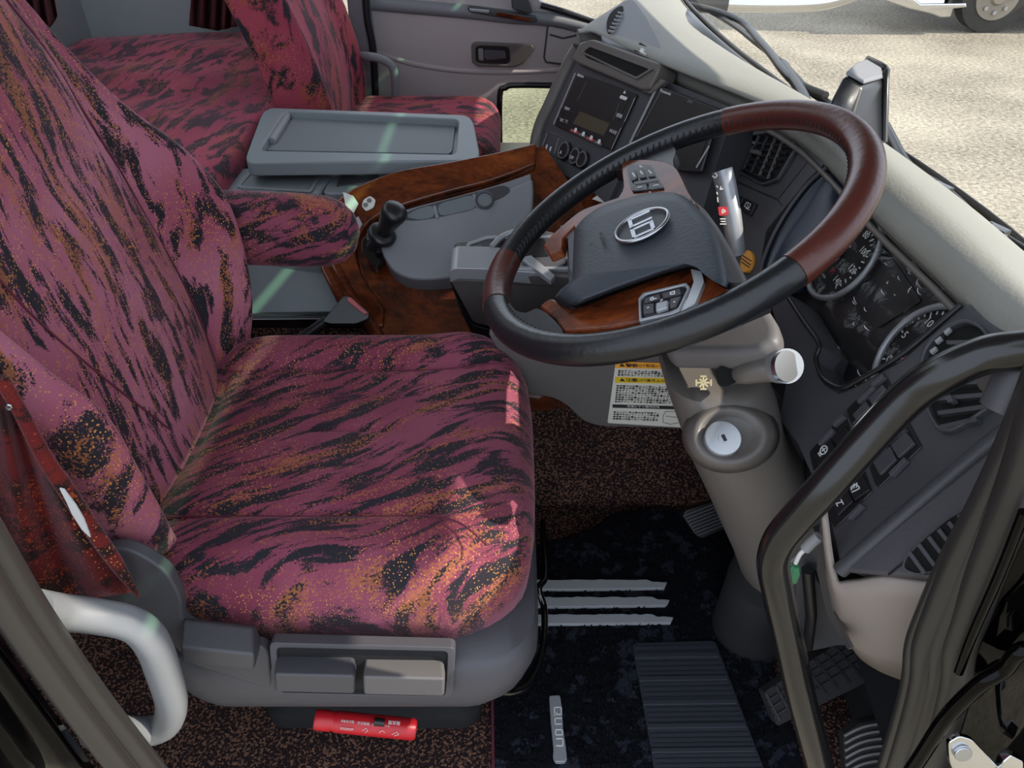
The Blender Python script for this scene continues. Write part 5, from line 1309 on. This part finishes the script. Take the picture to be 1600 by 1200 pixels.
# stalks
PSl = Pl(at(1145,600,y=.69), at(1180,600,y=.69), at(1150,560,y=.70))
prism('stalk_slot', PSt, rnd([(1118,578),(1126,572),(1150,568),(1158,594),(1136,604),(1124,602)],5), .0, .004, 'blackhole', scn)
s1 = tube('stalk', [at(1132,590,y=.71), at(1150,586,y=.695), at(1166,582,y=.68), at(1195,575,y=.672), at(1215,573,y=.668)], [.010,.010,.013,.016,.0165], 'column', scn, n=4, seg=20); s1['label'] = 'right stalk with large round dial end'
kd = (at(1228,572,y=.655)-at(1215,573,y=.668)).normalized()
tube('stalk_dial', [at(1218,572,y=.666), at(1230,572,y=.652)], .0185, 'satin', s1, seg=28)
PK = Pl(at(1231,572,y=.651), at(1250,572,y=.651+.004), at(1231,560,y=.66))
c_ = at(1230,572,y=.652); 
disc('dial_face', Pl(c_, c_+V((0,.6,.75)), c_+V((.9,.3,-.25))), 1230, 572, .0165, -.003, .003, 'silver', s1)
s2 = tube('stalk', [at(1152,396,y=.98), at(1148,370,y=.985), at(1142,330,y=1.0), at(1134,290,y=1.02), at(1128,266,y=1.03)], [.011,.0125,.0135,.0145,.0145], 'satin', scn, n=4, seg=20); s2['label'] = 'left stalk coloured silver for the light on it, with red hazard mark'  # satin silver puts the light falling on the stalk into its material
PSk = Pl(at(1128,266,y=1.015), at(1152,396,y=.965), at(1145,266,y=1.015))
multi('hazard_mark', [prismgeo(PSk, rnd([(1122,323),(1136,323),(1138,336),(1124,337)],2), .0005, .003)], 'red', s2, smooth=0)
strokes('stalk_symbol', PSk, [[(1128,333),(1134,330),(1129,327),(1128,333)],[(1117,270),(1121,274),(1117,278),(1113,275)],[(1119,290),(1122,293)],[(1127,291),(1125,296),(1130,295)],[(1120,300),(1121,304)],[(1121,308),(1122,316)],[(1125,342),(1134,342)],[(1126,346),(1134,346)],[(1125,350),(1135,350)]], .0014, 'offwhite', s2, off=.0032)
# yellow oval sticker
yo = thing('oval_sticker', 'yellow oval sticker with dark print beside the steering column', 'sticker', PF.h(1166,408))
ovp = [(1166+9*math.cos(q)+3*math.sin(q)*-1, 408+17*math.sin(q)) for q in [2*math.pi*i/24 for i in range(24)]]
prism('sheet', PF, ovp, -.0, .005, 'orange', yo)
strokes('print', PF, [[(1159,404),(1173,414)],[(1158,409),(1171,418)],[(1160,399),(1174,408)]], .0016, 'print', yo, off=.0056)
# boot
bt_ = []
cc_ = [(1178,860,.055),(1178,872,.060),(1180,892,.066),(1182,912,.070),(1182,916,.074),(1180,960,.078),(1178,985,.080),(1180,1002,.080)]
zs = [.215,.20,.175,.15,.145,.08,.03,.0]
cB = at(1188,960,z=.08)
rb = [(.235,.048),(.225,.056)]
for i in range(7): rb += [(.215-i*.011,.062+i*.0018),(.210-i*.011,.054+i*.0018)]
rb += [(.135,.072),(.06,.076),(.03,.078),(.004,.080)]
tube('column_boot', [V((cB.x, cB.y+.02, z)) for z, r in rb], [r*.86 for z, r in rb], 'black_matte', scn, seg=36, smooth=60)
# right knee bulge next to column
kb = thing('column_side_cover', 'textured dark side cover between column and switch panel', 'cover', at(1240,800,y=.74))
loft('cover', [slice_px(1200,1230,640,.80,.05), slice_px(1205,1255,690,.79,.06), slice_px(1210,1285,740,.78,.06), slice_px(1225,1300,800,.78,.06), slice_px(1255,1300,830,.78,.04)], 'trim_dark', kb, smooth=60)
# ================================================================== PEDALS
pd = thing('clutch_pedal', 'black ribbed pedal at the left of the steering column foot', 'pedal', at(1105,815,z=.08))
PPd = Pl(at(1100,810,z=.12), at(1130,810,z=.12), at(1100,840,z=.09))
prism('pad', PPd, rnd([(1066,806),(1072,796),(1128,780),(1146,790),(1144,822),(1098,842),(1086,836)],5), -.02, 0, 'black', pd, bevel=.003)
for i in range(8):
    g = prismgeo(PPd, [(1068+i*3,805+i*4.4),(1134+i*1.2,780+i*5),(1134+i*1.2,782+i*5),(1068+i*3,807+i*4.4)], 0, .003); mk('rib', g[0], g[1], 'charcoal', pd, smooth=0)
br = thing('brake_pedal', 'wide black brake pedal with grid tread beneath the light grey cover', 'pedal', at(1270,1110,z=.05))
PBr = Pl(at(1210,1100,z=.10), at(1400,1000,z=.16), at(1230,1130,z=.08))
prism('pad', PBr, rnd([(1193,1082),(1330,990),(1378,1020),(1408,1040),(1215,1135)],4), -.025, 0, 'black_matte', br, bevel=.004)
for i in range(9):
    f = i/9; a = (1195+f*140, 1084-f*93); b_ = (1217+f*165, 1128-f*88)
    g = prismgeo(PBr, [a,(a[0]+3,a[1]-2),(b_[0]+3,b_[1]-2),b_], 0, .003); mk('tread', g[0], g[1], 'black', br, smooth=0)
for f in (.25,.5,.78):
    a = (1193+22*f, 1084+44*f); b_ = (1330+48*f, 992+30*f)
    g = prismgeo(PBr, [a,b_,(b_[0],b_[1]+2.5),(a[0],a[1]+2.5)], 0, .003); mk('tread', g[0], g[1], 'black', br, smooth=0)
tube('pedal_arm', [at(1330,1010,z=.14), at(1300,940,z=.30), at(1285,880,z=.42)], .014, 'black', br, seg=10)
fa = thing('accelerator_pedal', 'black curved-rib accelerator pedal at the bottom beside the door seal', 'pedal', at(1360,1180,z=.03))
PA = Pl(at(1330,1180,z=.06), at(1400,1180,z=.06), at(1330,1130,z=.10))
prism('pad', PA, rnd([(1318,1150),(1345,1130),(1400,1122),(1440,1126),(1440,1215),(1322,1215)],6), -.02, 0, 'black_matte', fa, bevel=.003)
for i in range(7):
    y0_ = 1150+i*11.5
    pts_ = [PA.h(x,y,.003) for x,y in cr([(1319+i*.6,y0_),(1345,y0_-13),(1375,y0_-19),(1420,y0_-20)],4)]
    tube('tread', pts_, .0022, 'grey_mid', fa, seg=6)
# ================================================================== BLACK GRAB BAR and DOOR SEAL, front pillar
gbk = thing('black_grab_bar', 'long bent satin black tube grab bar across the right of the dashboard', 'grab bar', at(1285,1200,y=.45))
GB = [(1650,545,.44,.0155),(1590,548,.455,.0150),(1535,556,.465,.0145),(1470,585,.47,.0150),(1420,620,.475,.0150),(1360,682,.475,.0150),(1290,760,.47,.0150),(1245,810,.47,.0150),(1218,845,.47,.0150),(1208,880,.47,.0150),(1215,925,.465,.0150),(1232,1000,.46,.0152),(1252,1090,.45,.0155),(1275,1175,.44,.0158),(1292,1240,.435,.016)]
tube('bar', [at(x,y,y=yy) for x,y,yy,r in GB], [r for *_, r in GB], 'tubeblk', gbk, n=6, seg=20)
tube('mount_foot', [at(1568,640,y=.45)+V((0,0,0)), at(1590,600,y=.455), at(1620,560,y=.46)], [.017,.018,.018], 'trim_dark', gbk, n=3, seg=14)
prism('mount_plate', Pl(at(1570,640,y=.45), at(1620,640,y=.45), at(1590,560,y=.46)), rnd([(1566,600),(1578,580),(1640,560),(1640,680),(1600,660),(1588,652),(1566,632)],6), -.03, .004, 'grey_mid', gbk, bevel=.005)
fs = thing('front_door_seal', 'double-ribbed black rubber door seal beside the light grey corner cover', 'door seal', at(1420,1200,y=.42))
for (dx, yy, r, nm) in ((0,.425,.013,'seal_bulb'),(24,.418,.012,'seal_lip'),(52,.41,.016,'seal_lip'),(-20,.43,.007,'seal_lip')):
    tube(nm, [at(1640+dx*.3,560,y=yy), at(1600+dx*.5,660,y=yy), at(1560+dx*.7,750,y=yy), at(1500+dx*.9,870,y=yy), at(1462+dx,960,y=yy), at(1445+dx,1010,y=yy), at(1440+dx,1060,y=yy), at(1425+dx,1120,y=yy), at(1395+dx,1215,y=yy)], r, 'rubber', fs, n=5, seg=12)
fb = thing('front_body_panel', 'glossy black painted door frame panel at the right with rippled reflections', 'body panel', at(1540,1190,y=.38))
rowsf = []
for i in range(15):
    f = i/14
    q = cr([(1655,690),(1590,830),(1540,930),(1505,1010),(1490,1080),(1460,1160),(1430,1230)], 3); x, y = q[min(len(q)-1, int(f*(len(q)-1)))]
    r_ = []
    for j in range(15):
        g = j/14; yy = .405 - .075*g + .008*math.sin(g*8+f*3)+ .005*math.sin(f*9)
        r_.append(at(x + g*330, y + g*25, y=yy))
    rowsf.append(r_)
loft('panel', rowsf, 'paint', fb, closed=False, smooth=180, solid=.003)
tube('pressed_ridge', [at(x,y,y=.372) for x,y in ((1400,1240),(1440,1180),(1480,1120),(1530,1070),(1570,1045),(1590,1020),(1620,1010))], .007, 'paint', fb, n=4, seg=12)
tube('pressed_ridge', [at(x,y,y=.385) for x,y in ((1600,800),(1560,900),(1520,990),(1498,1050))], .004, 'paint', fb, n=4, seg=10)
hg = thing('door_hinge_plate', 'chrome door striker plate bolted to the black body at the lower right corner', 'striker plate', at(1520,1200,y=.36))
PH = Pl(at(1500,1180,y=.365), at(1560,1200,y=.36), at(1500,1150,y=.372))
prism('plate', PH, rnd([(1482,1160),(1500,1150),(1520,1156),(1575,1215),(1500,1230),(1484,1190)],6), 0, .006, 'chrome', hg, bevel=.002)
disc('bolt', PH, 1506, 1180, .008, .006, .010, 'silver', hg, bevel=.001)
prism('plate', PH, rnd([(1568,1190),(1580,1180),(1600,1190),(1600,1215),(1560,1215)],3), 0, .010, 'chrome', hg, bevel=.002)
# wire connector
wc = thing('wire_connector', 'grey cable with small green connectors hanging by the black bar', 'cable', at(1235,900,y=.56))
tube('sleeve', [at(1280,838,y=.55), at(1268,848,y=.55), at(1258,858,y=.55)], .006, 'grey_light', wc, seg=10)
tube('wire', [at(1258,858,y=.55), at(1250,866,y=.55), at(1243,880,y=.55)], .0025, 'white', wc, seg=8, n=3)
tube('wire', [at(1258,858,y=.55), at(1246,870,y=.56), at(1234,878,y=.57)], .002, 'grey', wc, seg=8, n=3)
tube('connector', [at(1244,884,y=.55), at(1242,892,y=.55), at(1238,906,y=.55), at(1236,912,y=.55)], [.004,.007,.006,.002], 'green', wc, seg=6)
tube('connector', [at(1234,876,y=.57), at(1230,884,y=.57)], [.004,.005], 'green', wc, seg=6)
# dark lower kick panel behind bar
kp = thing('kick_panel', 'dark plastic kick panel below the switches behind the black bar', 'panel', at(1260,960,y=.70))
prism('panel', Pl(at(1250,900,y=.66), at(1330,900,y=.64), at(1250,1000,y=.68)), [(1215,860),(1290,800),(1300,900),(1340,1010),(1310,1010),(1262,1020),(1245,1000),(1240,900)], -.03, 0, 'charcoal', kp, bevel=.004)
tube('strut', [at(1262,890,y=.64), at(1268,960,y=.64), at(1262,1010,y=.66)], .008, 'black', kp, seg=8)
# ================================================================== RED FLARE
fl_ = thing('emergency_flare', 'red tubular emergency flare with white print clipped under the driver seat', 'flare', at(570,1135,y=.60))
a_, b_ = at(492,1124,y=.605), at(650,1140,y=.605)
dr_ = b_ - a_
sgn = []
tube('tube', [a_, a_+dr_*.02, a_+dr_*.155, a_+dr_*.165, a_+dr_*.185, a_+dr_*.20, a_+dr_*.98, a_+dr_], [.0135,.0150,.0150,.0138,.0138,.0155,.0155,.0135], 'red', fl_, seg=28)
for f in (.45,.68): pass
tube('clip', [a_+dr_*.60+V((0,-.004,.018)), a_+dr_*.70+V((0,-.004,.018))], .006, 'black', fl_, seg=8)
tube('clip', [a_+dr_*.52+V((0,0,-.018)), a_+dr_*.66+V((0,0,-.018))], .004, 'black', fl_, seg=8)
up_ = dr_.normalized().cross(V((0,-.75,.66))).normalized()
PFl = Pl.__new__(Pl); nfl = (CAM-(a_+b_)/2); nfl = (nfl - dr_.normalized()*nfl.dot(dr_.normalized())).normalized(); PFl.a = (a_+b_)/2 + nfl*.0157; PFl.n = nfl
txt('lettering', PFl, '発炎筒', 616, 1129, .0060, (-20,-2), 'white', fl_, off=.0003)
txt('lettering', PFl, 'キャップを外す', 595, 1133, .0038, (-20,-2), 'white', fl_, off=.0002)
txt('lettering', PFl, '使用方法', 568, 1130, .0045, (-20,-2), 'white', fl_, off=.0002)
txt('lettering', PFl, '国土交通省', 543, 1127, .0038, (-20,-2), 'white', fl_, off=.0002)
strokes('drawing', PFl, [[(566,1142),(572,1138),(575,1142),(570,1145)],[(592,1145),(598,1141),(601,1145)],[(612,1148),(620,1144),(623,1148),(616,1150)],[(532,1137),(552,1139),(550,1141),(532,1139),(532,1137)]], .0006, 'white', fl_, off=.0003)
